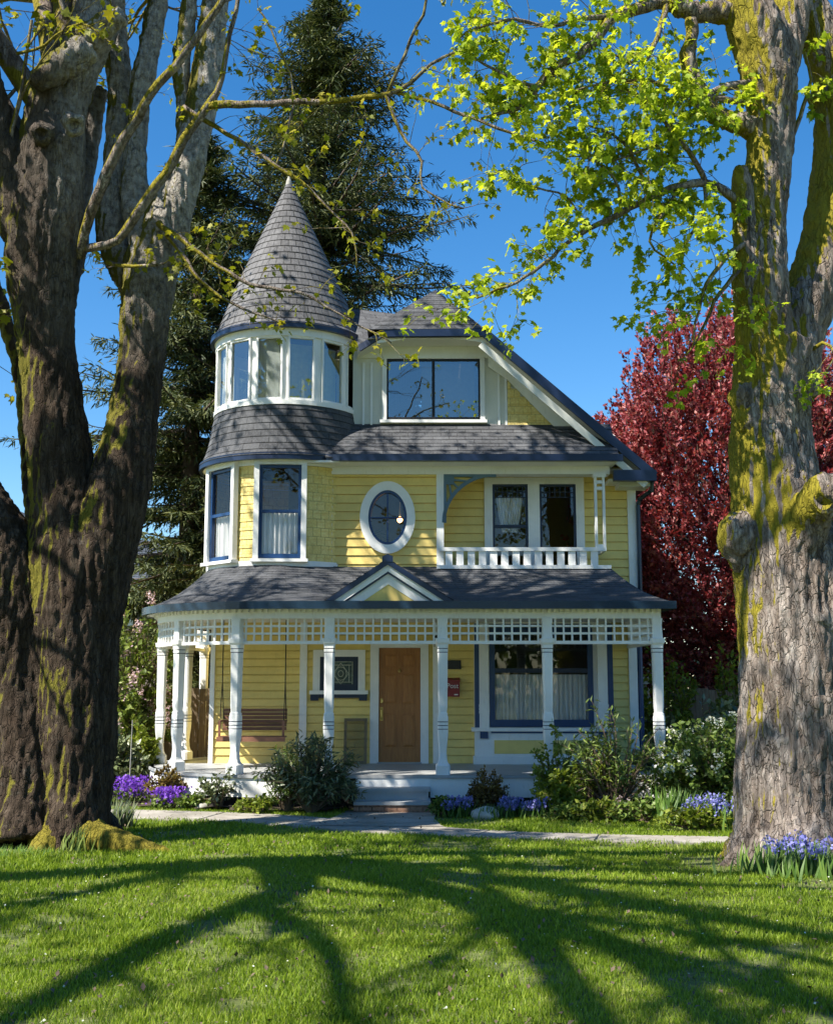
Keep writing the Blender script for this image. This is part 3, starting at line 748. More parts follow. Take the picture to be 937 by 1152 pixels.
# columns
cols = [(PCX + RC * math.sin(R(a)), PCY - RC * math.cos(R(a)), R(a)) for a in (-18.5, -48.5, -88, -115)]
cols += [(-4.5, 24.7, R(-90))]
cols += [(X(p, PF, 800), PF, 0) for p in (370, 498, 616.5, 741)]
zl0 = Z(721, PF); zl1 = zb0
for cx, cy, a in cols:
    c = MB(); ca = MB()
    c.lathe((cx, cy, 0), [(.118, 0), (.118, .15), (.10, .17), (.085, .19), (.07, .24), (.06, .36), (.066, .46), (.083, .62), (.086, .70), (.086, .735)], rot=a, chamfer=.25)
    c.lathe((cx, cy, 0), [(.079, .73), (.079, 1.0)], rot=a, chamfer=.25)
    for z0, z1 in ((.748, .79), (.808, .85), (.868, .95)): c.lathe((cx, cy, 0), [(.087, z0), (.087, z1)], rot=a, chamfer=.25)
    c.lathe((cx, cy, 0), [(.08, .94), (.068, 1.02), (.076, 1.1), (.084, 1.95), (.084, 2.0)], rot=a, chamfer=.3)
    c.lathe((cx, cy, 0), [(.088, 2.015), (.088, 2.06)], rot=a, chamfer=.25); c.lathe((cx, cy, 0), [(.08, 1.99), (.08, 2.08)], rot=a, chamfer=.25)
    c.lathe((cx, cy, 0), [(.09, 2.075), (.092, 2.13), (.115, 2.165), (.12, 2.235), (.1, 2.24)], rot=a, chamfer=.2)
    c.lathe((cx, cy, 0), [(.088, 2.22), (.084, zl1 - .25), (.078, zl1 - .12), (.09, zl1 + .001)], rot=a, chamfer=.15)
    co = part(c, 'porch_column', 'white')
    for zz in (.74, .80, .86, 2.006, 2.068): ca = MB(); ca.lathe((cx, cy, 0), [(.0835, zz - .006), (.0835, zz + .006)], rot=a, chamfer=.25); part(ca, 'column_band', 'navy', co)
# lattice panels between columns
def lattice(p, q, arc=None):
    L = (Vector((q[0], q[1], 0)) - Vector((p[0], p[1], 0))).length
    n = max(3, round(L / .142)); mb = MB(); nz = 3
    def pt(t, z):
        if arc: a = arc[0] + (arc[1] - arc[0]) * t; return Vector((PCX + RC * math.sin(a), PCY - RC * math.cos(a), z))
        return Vector((p[0] + (q[0] - p[0]) * t, p[1] + (q[1] - p[1]) * t, z))
    for i in range(1, n):
        a = pt(i / n, zl0); mb.beam(a, a + Vector((0, 0, zl1 - zl0)), .036, .03, (pt(min(1, i / n + .01), 0) - pt(i / n, 0)))
    for j in range(1, nz):
        z = zl0 + (zl1 - zl0) * j / nz
        for i in range(n): mb.beam(pt(i / n, z), pt((i + 1) / n, z), .022, .036)
    for i in range(n): mb.beam(pt(i / n, zl0 - .028), pt((i + 1) / n, zl0 - .028), .08, .055)
    part(mb, 'lattice_frieze', 'white')
arcs = [R(0), R(-18.5), R(-48.5), R(-88), R(-115)]
for a, b in zip(arcs[1:], arcs[2:]): lattice((PCX + RC * math.sin(a), PCY - RC * math.cos(a)), (PCX + RC * math.sin(b), PCY - RC * math.cos(b)), (a, b))
lattice(cols[0][:2], cols[5][:2]); lattice(cols[3][:2], cols[4][:2])
for a, b in zip(cols[5:], cols[6:]): lattice(a[:2], b[:2])
lattice(cols[8][:2], (cols[8][0], FW))
# little porch gable
GY = 19.22
ga, gl, gr = at(436, 629, GY), at(366, 676, GY), at(509, 676, GY)
w = MB(); gback = 22.0
for e in (gl, gr):
    sg = 1 if e is gr else -1
    e2 = e + Vector((sg * .02, 0, 0))
    L = (ga - e2).length; nC = 8
    for i in range(nC):
        t0, t1 = i / nC, (i + 1) / nC; a, b = e2.lerp(ga, t0), e2.lerp(ga, t1); up = Vector((0, 0, .022))
        w.face([a + up, a + up + Vector((0, gback - GY, 0)), b + Vector((0, gback - GY, .004)), b + Vector((0, 0, .004))], [(0, t0 * L), (2.8, t0 * L), (2.8, t1 * L), (0, t1 * L)])
        w.face([a, a + up, b + Vector((0, 0, .004)), b + Vector((0, 0, -.02))])
pg = part(w, 'porch_gable', 'roof')
def tri_band(t0, t1, y0, y1, mb):
    c = Vector(((gl.x + gr.x) / 2, GY, gl.z))
    sc = lambda p, t: Vector((c.x + (p.x - c.x) * t, y0, c.z + (p.z - c.z) * t))
    for e in (gl, gr):
        mb.prism([sc(e, t0), sc(ga, t0), sc(ga, t1), sc(e, t1)], (0, y1 - y0, 0))
w = MB(); tri_band(1.0, .86, GY - .06, GY + .02, w); tri_band(.70, .65, GY - .015, GY + .05, w); part(w, 'fascia', 'navy', pg)
w = MB(); tri_band(.86, .70, GY - .03, GY + .02, w); tri_band(.65, .40, GY + .02, GY + .06, w); part(w, 'barge_board', 'white', pg)
c = Vector(((gl.x + gr.x) / 2, GY, gl.z)); w = MB(); q = [c + (p - c) * .40 + Vector((0, .03, 0)) for p in (gl, gr, ga)]; w.prism(q, (0, .04, 0)); part(w, 'gable_panel', 'yellow', pg)
w = MB(); w.prism([at(430, 632, GY - .07), at(442, 632, GY - .07), at(442, 626, GY - .07), at(436, 623, GY - .07), at(430, 626, GY - .07)], (0, .1, 0)); part(w, 'ridge_cap', 'navy', pg)

# --- porch floor, skirt and steps
w = MB(); fl = [Vector((PCX + (RC + .12) * math.sin(a), PCY - (RC + .12) * math.cos(a), 0)) for a in [R(-165) + R(165) * i / na for i in range(na + 1)]]
XFR = X(755, PF - .1, 875)
fl += [Vector((PCX + (XFR - PCX) * i / 8, PCY - RC - .12, 0)) for i in range(1, 9)]
for a, b in zip(fl, fl[1:]):
    w.face([Vector((a.x, a.y, 0)), Vector((b.x, b.y, 0)), Vector((b.x, max(FW, b.y), 0)), Vector((a.x, max(FW + .0, a.y), 0))])
extr([p.copy() for p in fl], -.06, .03, -.05, .0, w)
part(w, 'porch_floor', 'deck')
SX0, SX1 = X(400, 19.3, 880), X(484, 19.3, 880)
w = MB(); extr([p.copy() for p in fl if p.x < SX0], -.08, 0, -.36, -.052, w); rl = [Vector((SX1, PCY - RC - .12, 0)), Vector((XFR, PCY - RC - .12, 0))]; extr(rl, -.08, 0, -.36, -.052, w)
w.box(XFR - .08, XFR, PF, FW, -.36, -.052); w.box(xcr - .16, XFR + .02, PF - .15, PF + .15, -.36, .0)
part(w, 'porch_skirt', 'white')
w = MB(); extr([p.copy() for p in fl], -.14, -.10, -.9, -.34, w); part(w, 'porch_base', 'dark')  # near-black sheet standing in for the shade of the open crawl space
YS = PCY - RC - .12
for k, (zt, dp, mat) in enumerate(((-.18, .36, 'deck'), (-.36, .68, 'deck'))):
    w = MB(); w.box(SX0, SX1, YS - dp, YS + .02, zt - .05, zt); w.box(SX0 + .03, SX1 - .03, YS - dp + .03, YS, zt - .18, zt - .05)
    st = part(w, 'step', mat)
w = MB(); w.box(SX0 - .0, SX1 + .02, YS - .66, YS, -.75, -.412); part(w, 'step_riser', 'brick')
w = MB(); w.box(SX0, SX1, YS - .02, YS + .03, -.18, -.052); part(w, 'step_fascia', 'white')

# --- ground floor window, door, bay
sw = MB(); x0, x1, z0, z1 = SM_WIN
sw = window(x0, x1, z0, z1, FW, .13, 'white', 'navy', 1, 1, .09, None, .05, False, 'stained', None, None, .13)
sm = MB(); sm.box(x0 - .19, x1 + .19, FW - .12, FW, z0 - .07, z0 - .0); part(sm, 'sill', 'white', sw)
sm = MB(); sm.box(x0 - .05, x1 + .05, FW - .05, FW, z0 - .14, z0 - .072)
for e in (x0 - .17, x1 + .02): sm.box(e, e + .15, FW - .09, FW, z0 - .19, z0 - .072)
part(sm, 'sill_apron', 'navy', sw)
lead = MB(); cx, cz = (x0 + x1) / 2 + .03, (z0 + z1) / 2
for k in range(12):
    a = 2 * math.pi * k / 12; b = 2 * math.pi * (k + 1) / 12
    for r in (.05, .11): lead.beam((cx + r * math.cos(a), FW - .005, cz + r * 1.15 * math.sin(a)), (cx + r * math.cos(b), FW - .005, cz + r * 1.15 * math.sin(b)), .012, .01, (0, 1, 0))
for dx, dz in ((.16, .2), (.22, .26), (.27, .24)):
    for s in (-1, 1):
        lead.box(cx + s * dx - .006, cx + s * dx + .006, FW - .01, FW, cz - dz + .03, cz + dz - .03)
for dz in (.16, .22):
    for s in (-1, 1): lead.box(cx - .2, cx + .2, FW - .01, FW, cz + s * dz - .006, cz + s * dz + .006)
for s in (-1, 1):
    for u in (-1, 1): lead.beam((cx, FW - .005, cz + s * .2), (cx + u * .15, FW - .005, cz), .01, .01, (0, 1, 0))
part(lead, 'lead_came', 'lead', sw)
# door
dx0, dx1, dz0, dz1 = DOOR
w = MB(); 
for a, b in ((X(416.5, FW, 790), dx0), (dx1, X(482, FW, 790))): w.box(a, b, FW - .06, FW + .02, 0, dz1 + .0)
w.box(X(416.5, FW, 790), X(482, FW, 790), FW - .065, FW + .02, dz1, dz1 + .12); part(w, 'door_casing', 'white')
w = MB(); w.box(dx0 + .004, dx1 - .004, FW + .0, FW + .05, .02, dz1 - .004)
W_ = dx1 - dx0
st = .10
def raised(xa, xb, za, zb):
    w.box(xa - .012, xb + .012, FW - .012, FW - .0005, za - .012, za); w.box(xa - .012, xb + .012, FW - .012, FW - .0005, zb, zb + .012)
    w.box(xa - .012, xa, FW - .012, FW - .0005, za, zb); w.box(xb, xb + .012, FW - .012, FW - .0005, za, zb)
    q = .05; A = [Vector((x, FW - .0008, z)) for x, z in ((xa + .01, za + .01), (xb - .01, za + .01), (xb - .01, zb - .01), (xa + .01, zb - .01))]
    B = [Vector((x, FW - .014, z)) for x, z in ((xa + q, za + q), (xb - q, za + q), (xb - q, zb - q), (xa + q, zb - q))]
    for i in range(4): j = (i + 1) % 4; w.face([A[i], A[j], B[j], B[i]])
    w.face(B)
zr = lambda py: Z(py, FW)
for za, zb in ((zr(751), zr(736)), (zr(792), zr(758)), (zr(841), zr(803))):
    raised(dx0 + .11, dx0 + W_ / 2 - .05, za, zb); raised(dx0 + W_ / 2 + .05, dx1 - .11, za, zb)
door = part(w, 'front_door', 'door')
w = MB(); hx = dx0 + .055
w.lathe((hx, FW - .02, zr(789)), [(.028, -.02), (.028, .02)], 10); w.box(hx - .025, hx + .025, FW - .02, FW, zr(811), zr(796)); w.box(hx - .02, hx + .02, FW - .03, FW, zr(791), zr(786))
w.tube([(hx, FW - .02, zr(797)), (hx, FW - .07, zr(799)), (hx, FW - .075, zr(806)), (hx, FW - .02, zr(810))], .012, 8); part(w, 'door_handle', 'brass', door)
w = MB(); w.lathe((X(449.5, FW, 754), FW - .03, zr(755)), [(.02, -.03), (.034, 0), (.02, .035)], 10); part(w, 'door_knocker', 'brass', door)
w = MB(); w.box(dx0 - .02, dx1 + .02, FW - .1, FW + .05, .002, .022); part(w, 'threshold', 'deck')
# bay
BY = 21.88; b0, b1 = X(534, BY, 800), X(690, BY, 800)
gx0, gx1 = X(551, BY, 790), X(668, BY, 790); gz0_, gz1_ = Z(818, BY), 2.52
w = MB(); w.box(b0, b1, BY, FW, -.0, .62); w.box(b0, b1, BY, FW, gz1_ + .08, 2.78); w.box(b0, gx0 - .0, BY + .05, FW, .62, gz1_ + .08); w.box(gx1, b1, BY + .05, FW, .62, gz1_ + .08)
zsl = Z(823, BY)
w.box(b0 - .06, b1 + .06, BY - .07, FW, zsl, zsl + .07)
w.box(b0 - .03, b1 + .03, BY - .035, FW, .0, .14)
bay = part(w, 'bay_window', 'white')
w = MB(); w.box(X(556, BY, 840), X(668, BY, 840), BY - .012, BY - .001, .19, Z(833, BY)); part(w, 'bay_panel', 'yellow', bay)
for px in (544.5, 678):
    xc = X(px, BY, 780); w = MB()
    w.box(xc - .09, xc + .09, BY - .035, BY + .05, zsl + .07, gz1_ + .08)
    for zz in (.93, .99, 1.05): w.box(xc - .1, xc + .1, BY - .047, BY - .034, zz, zz + .045)
    part(w, 'pilaster', 'white', bay)
w = MB()
for px0, px1 in ((534, 539.5), (684, 690)): w.box(X(px0, BY, 780), X(px1, BY, 780), BY - .02, BY + .05, zsl + .07, gz1_ + .08)
for px0, px1 in ((540, 549), (673, 683)): w.box(X(px0, BY, 827), X(px1, BY, 827), BY - .05, BY - .001, Z(831, BY), zsl)
w.box(b0 + .3, b1 - .3, BY - .02, BY - .001, zsl - .035, zsl)
part(w, 'bay_trim', 'blue', bay)
window(gx0, gx1, gz0_, gz1_, BY + .04, 0, 'white', 'blue', 1, 1, .10, [(.03, .36), (.36, .66), (.64, .97)], .05, False, 'glass', None, (gz0_ + .05, Z(759, BY)))
w = MB(); w.box(gx0 + .1, gx1 - .1, BY + .02, BY + .06, Z(757, BY), Z(752, BY)); part(w, 'transom_bar', 'navy', bay)
# downspouts
w = MB(); xd = XR2 + .06; w.tube([(xd + .2, 22.2, Z(540, 22.2)), (xd + .2, 22.25, Z(551, 22.2)), (xd + .02, 22.6, Z(562, 22.6)), (xd + .0, 22.65, Z(568, 22.6)), (xd, 22.65, zPorchTop - .4)], .045, 8); part(w, 'downspout', 'gutter')
w = MB(); xd = XR1 + .07; w.tube([(xd, FW - .02, 2.75), (xd, FW - .02, 0)], .05, 8); part(w, 'downspout', 'blue')

# ------------------------------------------------------------------ things on and around the porch
# porch swing
sx, sy = X(281, 21.2, 800), 21.2
sxa, sxb = X(247, 21.2, 800), X(323, 21.2, 800); szt, szb = Z(797, 21.4), Z(829, 21.1)
swing = thing('porch_swing', (sx, sy, szb), 'reddish brown slatted wooden porch swing hanging on thin chains', 'porch swing')
w = MB()
for i in range(6): z = szb + .10 + (szt - szb - .1) * i / 6; w.box(sxa + .03, sxb - .03, sy + .20 + .02 * i, sy + .225 + .02 * i, z, z + (szt - szb - .1) / 6 - .008)
w.build('backrest', M['swing'], swing)
w = MB()
for i in range(6): w.box(sxa + .02, sxb - .02, sy - .26 + i * .075, sy - .26 + i * .075 + .065, szb - .02, szb + .005)
w.box(sxa, sxb, sy - .28, sy - .262, szb - .08, szb + .006); w.build('seat', M['swing'], swing)
for xx in (sxa + .02, sxb - .06):
    w = MB(); w.box(xx, xx + .04, sy - .24, sy + .22, szb + .26, szb + .29); w.box(xx, xx + .04, sy - .24, sy - .19, szb, szb + .26); w.build('armrest', M['swing'], swing)
for xx in (sxa + .04, sxb - .04):
    w = MB(); k = Vector((xx, sy, szb + 1.0)); w.tube([k, (xx, sy, zb0 + .06)], .011, 6); w.tube([k, (xx, sy - .22, szb + .02)], .009, 6); w.tube([k, (xx, sy + .24, szb + .30)], .009, 6); w.build('chain', M['chain'], swing)
# mailbox
mx0, mx1 = X(494.5, FW - .1, 774), X(517, FW - .1, 774); mz0, mz1 = Z(784, FW - .1), Z(763.5, FW - .1)
mail = thing('mailbox', ((mx0 + mx1) / 2, FW - .1, mz0), 'dark red wall mailbox lettered Post, right of the front door', 'mailbox')
w = MB(); w.box(mx0, mx1, FW - .13, FW - .02, mz0, mz1 - .03); w.build('body', M['red'], mail)
w = MB(); w.prism([(mx0 - .01, FW - .15, mz1 - .06), (mx0 - .01, FW - .02, mz1 - .0), (mx0 - .01, FW - .02, mz1 + .015), (mx0 - .01, FW - .15, mz1 - .03)], (mx1 - mx0 + .02, 0, 0)); w.build('lid', M['red'], mail)
def text(s, loc, size, mat, name, parent, ext=.002):
    cu = bpy.data.curves.new(name, 'FONT'); cu.body = s; cu.size = size; cu.extrude = ext; cu.align_x = 'CENTER'; cu.align_y = 'CENTER'
    tmp = bpy.data.objects.new('tmp', cu); COL.objects.link(tmp); bpy.context.view_layer.update()
    me = bpy.data.meshes.new_from_object(tmp.evaluated_get(bpy.context.evaluated_depsgraph_get())); bpy.data.objects.remove(tmp)
    me.name = name; me.transform(Matrix.Translation(loc) @ Matrix.Rotation(math.pi / 2, 4, 'X')); me.materials.clear()
    return link(me, name, mat, parent)
text('Post', (X(509, FW - .13, 772), FW - .133, Z(772, FW - .13)), .125, M['letter'], 'lettering', mail)
w = MB(); w.box(X(511, FW - .13, 782), X(515, FW - .13, 782), FW - .134, FW - .1305, Z(782.3, FW - .13), Z(781, FW - .13)); w.build('small_label', M['letter'], mail)
hp = thing('house_plaque', (X(511, FW, 748), FW - .03, Z(753, FW)), 'small dark rectangular plaque above the red mailbox', 'plaque')
w = MB(); w.box(X(500, FW, 748), X(518.5, FW, 748), FW - .035, FW - .018, Z(753, FW), Z(743, FW)); w.build('plate', M['plaque'], hp)
w = MB(); a, b, c_, d_ = X(500, FW, 748), X(518.5, FW, 748), Z(753, FW), Z(743, FW)
for q in ((a, b, c_, c_ + .015), (a, b, d_ - .015, d_), (a, a + .015, c_ + .015, d_ - .015), (b - .015, b, c_ + .015, d_ - .015)): w.box(q[0], q[1], FW - .042, FW - .0355, q[2], q[3])
w.build('rim', M['black'], hp)
# leaning frame
fx0, fx1 = X(387, 21.95, 830), X(413, 21.95, 830); fz1 = Z(808, 21.95)
fr = thing('wooden_frame', ((fx0 + fx1) / 2, 21.9, 0), 'low wooden framed screen leaning on the wall left of the door', 'frame')
Mx = Matrix.Translation((0, 21.86, 0)) @ Matrix.Rotation(R(-7), 4, 'X')
w = MB()
for q in ((fx0, fx0 + .055, 0, fz1), (fx1 - .055, fx1, 0, fz1), (fx0 + .055, fx1 - .055, 0, .06), (fx0 + .055, fx1 - .055, fz1 - .055, fz1)): w.box(q[0], q[1], -.015, .015, q[2] + .002, q[3], Mx)
w.build('rail', M['old_wood'], fr)
t = NT('fine mesh screen'); tb = t.n('ShaderNodeBsdfTransparent'); df = t.bsdf((.1, .09, .05), .8); ms = t.n('ShaderNodeMixShader'); ms.inputs[0].default_value = .45; t.l(tb.outputs[0], ms.inputs[1]); t.l(df, ms.inputs[2]); M['mesh'] = t.done(ms.outputs[0])
w = MB(); w.face([Mx @ Vector(q) for q in ((fx0 + .05, 0, .05), (fx1 - .05, 0, .05), (fx1 - .05, 0, fz1 - .05), (fx0 + .05, 0, fz1 - .05))]); w.build('screen_mesh', M['mesh'], fr)
# hanging ornament by the column
ho = thing('hanging_chime', (X(491, 19.62, 712), 19.62, Z(724, 19.62)), 'small black wind chime hanging beside the column right of the steps', 'wind chime')
w = MB(); xx, zz = X(491, 19.62, 712), Z(716, 19.62); w.tube([(xx, 19.62, zb0 + .06), (xx, 19.62, zz)], .004, 6); w.build('cord', M['black'], ho)
w = MB(); w.lathe((xx, 19.62, zz), [(.01, .02), (.055, 0), (.06, -.02), (.01, -.03)], 12); w.build('top_disc', M['black'], ho)
for k in range(5):
    a = k * 1.2566; q = Vector((xx + .042 * math.cos(a), 19.62 + .042 * math.sin(a), zz - .02)); w = MB(); w.tube([q, q - Vector((0, 0, .10 + .02 * k))], .007, 6); w.build('chime_tube', M['black'], ho)
# lit lamp behind the oval window
for dx in (-.02, .10):
    lp = thing('interior_lamp', (OC.x + .25 + dx * 1.3, FW + .9, OC.z - .02), 'warm lit bulb seen through the oval window', 'lamp', 'lit bulbs behind the oval window')
    w = MB(); w.lathe((OC.x + .25 + dx * 1.3, FW + .9, OC.z + .10), [(.01, -.075), (.045, -.05), (.055, -.01), (.035, .035), (.015, .05)], 12); w.build('bulb', M['bulb'], lp)
    w = MB(); w.lathe((OC.x + .25 + dx * 1.3, FW + .9, OC.z + .15), [(.018, -.005), (.022, .05), (.006, .3)], 10); w.build('lamp_holder', M['brass'], lp)
# ------------------------------------------------------------------ foliage helpers
TPL = {
 'leaf': (np.array([(0, 0, 0), (.30, .45, .08), (0, 1, -.06), (-.30, .45, .08)], 'f'), [(0, 1, 2), (0, 2, 3)]),
 'long': (np.array([(0, 0, 0), (.13, .4, .05), (0, 1, -.15), (-.13, .4, .05)], 'f'), [(0, 1, 2), (0, 2, 3)]),
 'needle': (np.array([(-.07, 0, 0), (.07, 0, 0), (.085, .55, -.02), (0, 1, -.08), (-.085, .55, -.02)], 'f'), [(0, 1, 2), (0, 2, 3), (0, 3, 4)]),
 'maple': (np.array([(0, .0, 0), (.16, .12, .03), (.42, .10, -.04), (.34, .34, .05), (.52, .58, -.06), (.24, .60, .04), (0, 1, -.12), (-.24, .60, .04), (-.52, .58, -.06), (-.34, .34, .05), (-.42, .10, -.04), (-.16, .12, .03), (0, .42, -.03)], 'f'),
           [(12, i, i + 1) for i in range(0, 11)] + [(12, 11, 0)]),
 'petal': (np.array([(0, 0, 0), (.5, .5, .15), (0, 1, 0), (-.5, .5, .15)], 'f'), [(0, 1, 2), (0, 2, 3)]),
 'blade': (np.array([(-.06, 0, 0), (.06, 0, 0), (.045, .5, .05), (-.045, .5, .05), (0, 1, .22)], 'f'), [(0, 1, 2), (0, 2, 3), (3, 2, 4)]),
}
class Leaves:
    def __init__(s): s.p = []; s.d = []; s.n = []; s.s = []
    def add(s, p, d, n, size): s.p.append(tuple(p)); s.d.append(tuple(d)); s.n.append(tuple(n)); s.s.append(size)
    def build(s, name, tpl, mat, parent=None, kind=None):
        V, T = TPL[tpl]; P = np.array(s.p, 'f'); D = np.array(s.d, 'f'); N = np.array(s.n, 'f'); S = np.array(s.s, 'f')
        D /= np.maximum(np.linalg.norm(D, axis=1, keepdims=True), 1e-6)
        Xv = np.cross(D, N); Xv /= np.maximum(np.linalg.norm(Xv, axis=1, keepdims=True), 1e-6); Zv = np.cross(Xv, D)
        v = P[:, None] + S[:, None, None] * (V[None, :, 0:1] * Xv[:, None] + V[None, :, 1:2] * D[:, None] + V[None, :, 2:3] * Zv[:, None])
        k, m = len(P), len(V); v = v.reshape(-1, 3)
        tri = (np.array(T, 'i')[None] + (np.arange(k, dtype='i') * m)[:, None, None]).reshape(-1, 3)
        return tri_mesh(name, v, tri, mat, parent, kind)
def tri_mesh(name, v, tri, mat, parent=None, kind=None):
    me = bpy.data.meshes.new(name)
    me.vertices.add(len(v)); me.vertices.foreach_set('co', np.ascontiguousarray(v, 'f').ravel())
    n = len(tri); me.loops.add(n * 3); me.polygons.add(n)
    me.loops.foreach_set('vertex_index', np.ascontiguousarray(tri, 'i').ravel())
    me.polygons.foreach_set('loop_start', np.arange(0, n * 3, 3, dtype='i')); me.update(calc_edges=True)
    return link(me, name, mat, parent, False, kind)
def rv(): 
    while True:
        v = Vector((rnd.uniform(-1, 1), rnd.uniform(-1, 1), rnd.uniform(-1, 1)))
        if .05 < v.length < 1: return v.normalized()
def smooth_path(pts, step=.25):
    "pts: (Vector, radius). Catmull-Rom"
    P = [p for p, r in pts]; Q = [r for p, r in pts]; out = []
    for i in range(len(P) - 1):
        a, b, c, d = P[max(i - 1, 0)], P[i], P[i + 1], P[min(i + 2, len(P) - 1)]
        n = max(2, int((c - b).length / step))
        for k in range(n):
            t = k / n
            q = .5 * ((2 * b) + (c - a) * t + (2 * a - 5 * b + 4 * c - d) * t * t + (3 * b - a - 3 * c + d) * t ** 3)
            out.append((q, Q[i] + (Q[i + 1] - Q[i]) * t))
    out.append((P[-1], Q[-1])); return out
def px_limb(rows, wob=.0):
    "rows: (px, py, Y, half width in photo pixels) -> [(point, radius)]"
    o = []
    for px, py, Y, hw in rows:
        p = at(px, py, Y); o.append((p, hw * depth(p) / F_PX))
    return o
def trunk_mesh(name, limbs, voxel, mat, parent, amp=.02, freq=7.0, extra=None, seed=0, lump=.05):
    mb = MB()
    for L in limbs:
        s = smooth_path(L, .2); mb.tube([p for p, r in s], [r for p, r in s], 14)
    if extra: extra(mb)
    me = bpy.data.meshes.new('tmp'); me.from_pydata(mb.v, [], mb.f); o = bpy.data.objects.new('tmp', me); COL.objects.link(o)
    md = o.modifiers.new('r', 'REMESH'); md.mode = 'VOXEL'; md.voxel_size = voxel; md.adaptivity = 0
    sm = o.modifiers.new('s', 'SMOOTH'); sm.factor = .5; sm.iterations = 5
    bpy.context.view_layer.update()
    m2 = bpy.data.meshes.new_from_object(o.evaluated_get(bpy.context.evaluated_depsgraph_get())); bpy.data.objects.remove(o)
    m2.name = name; n = len(m2.vertices)
    co = np.empty(n * 3, 'f'); m2.vertices.foreach_get('co', co); co = co.reshape(-1, 3)
    no = np.empty(n * 3, 'f'); m2.vertices.foreach_get('normal', no); no = no.reshape(-1, 3)
    dsp = np.empty(n, 'f'); sd = seed * 13.7
    for i in range(n):
        x, y, z = co[i]
        a = noise.noise(Vector((x * freq + sd, y * freq, z * freq * .14)))
        b = noise.noise(Vector((x * freq * 2.6, y * freq * 2.6 + sd, z * freq * .8)))
        c = noise.noise(Vector((x * 1.3 + sd, y * 1.3, z * .8)))
        dsp[i] = amp * (1.0 - 2.2 * abs(a)) + amp * .8 * b + lump * c
    co += no * dsp[:, None]
    m2.vertices.foreach_set('co', co.ravel()); m2.update()
    return link(m2, name, mat, parent, True)
def branch_path(p, d, L, n=6, wander=.25, grav=0.0):
    out = [p.copy()]; d = d.normalized()
    for i in range(n):
        d = (d + rv() * wander + Vector((0, 0, -grav))).normalized(); p = p + d * (L / n); out.append(p.copy())
    return out
UP = Vector((0, 0, 1))
def leaf_cluster(LS, p, d, k, size, spread=.12, droop=.5):
    for i in range(k):
        v = (d * .5 + rv() + Vector((0, 0, -droop))).normalized()
        nn = (UP * .9 + rv() * .7).normalized()
        LS.add(p + rv() * spread * rnd.random() , v, nn, size * rnd.uniform(.4, 1.3))
def twigs(limb, tb, LS, spacing, Lr, size, k, droop=.12, lf_droop=.5, start=.15, side=None, n2=3, rbase=.008, seg_leaf=True):
    "side twigs with leaves along a branch [(p, r)...]"
    tot = sum((b[0] - a[0]).length for a, b in zip(limb, limb[1:])); acc = 0; nxt = tot * start
    for (a, ra), (b, rb) in zip(limb, limb[1:]):
        L = (b - a).length
        while acc + L > nxt:
            p = a.lerp(b, max(0, min(1, (nxt - acc) / max(L, 1e-6)))); dd = (b - a).normalized()
            nxt += spacing * rnd.uniform(.6, 1.4)
            d = (rv() + dd * .55 + Vector((0, 0, .05))).normalized()
            if side is not None: d = (d + Vector(side) * .4).normalized()
            ln = rnd.uniform(*Lr); path = branch_path(p, d, ln, 6, .28, droop)
            tb.tube(path, [rbase * (1 - i / 8) for i in range(7)], 4, False)
            leaf_cluster(LS, path[-1], (path[-1] - path[-2]).normalized(), k, size, .10, lf_droop)
            for _ in range(n2):
                i = rnd.randint(2, 5); q = path[i]; d2 = ((path[i] - path[i - 1]).normalized() + rv() * .9).normalized()
                pp = branch_path(q, d2, ln * rnd.uniform(.25, .55), 3, .3, droop)
                tb.tube(pp, [rbase * .55, rbase * .5, rbase * .4, rbase * .3], 3, False)
                leaf_cluster(LS, pp[-1], d2, k, size, .09, lf_droop)
                if seg_leaf: leaf_cluster(LS, pp[1], d2, max(1, k // 2), size * .9, .07, lf_droop)
        acc += L
def crown_grow(p, d, L, r, lvl, tb, tips, spread=.75, up=.08, sides=6):
    n = 6; path = [p.copy()]; d = d.normalized(); pp = p.copy()
    for i in range(n):
        d = (d + rv() * .16 + UP * up * .5).normalized(); pp = pp + d * (L / n); path.append(pp.copy())
    tb.tube(path, [r * (1 - .55 * i / n) for i in range(n + 1)], max(3, sides), False)
    if lvl == 0: tips.append((path, d)); return
    for i in range(2, n + 1):
        for _ in range(1 if i < n else 2):
            if rnd.random() < .62:
                q = path[i]; dd = (d + rv() * spread + UP * up).normalized()
                crown_grow(q, dd, L * rnd.uniform(.5, .75), r * (1 - .55 * i / n) * .68, lvl - 1, tb, tips, spread, up, sides - 1)

# ------------------------------------------------------------------ leaf materials
ML = {}
ML['maple'] = leafmat('young maple leaves', [(.15, (.12, .20, .014)), (.42, (.32, .44, .025)), (.8, (.55, .61, .05))], .6)
ML['maple_yellow'] = leafmat('yellow green maple leaves', [(.2, (.16, .19, .012)), (.6, (.28, .29, .02)), (.9, (.36, .32, .03))], .5)
ML['red'] = leafmat('copper red leaves', [(.12, (.085, .016, .018)), (.42, (.26, .042, .052)), (.72, (.42, .10, .105)), (.96, (.46, .23, .15))], .35, .45, .4, (1, .5, .4))
ML['fir'] = leafmat('dark fir needles', [(.2, (.018, .032, .010)), (.55, (.05, .07, .02)), (.9, (.13, .14, .045))], .15, .6, .3)
ML['lilac'] = leafmat('pale green lilac leaves', [(.2, (.08, .13, .022)), (.6, (.18, .24, .05)), (.9, (.3, .35, .09))], .4)
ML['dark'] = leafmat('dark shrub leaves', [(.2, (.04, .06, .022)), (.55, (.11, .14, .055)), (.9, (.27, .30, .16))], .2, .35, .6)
ML['mid'] = leafmat('mid green leaves', [(.2, (.05, .09, .015)), (.55, (.13, .20, .035)), (.9, (.27, .34, .08))], .35)
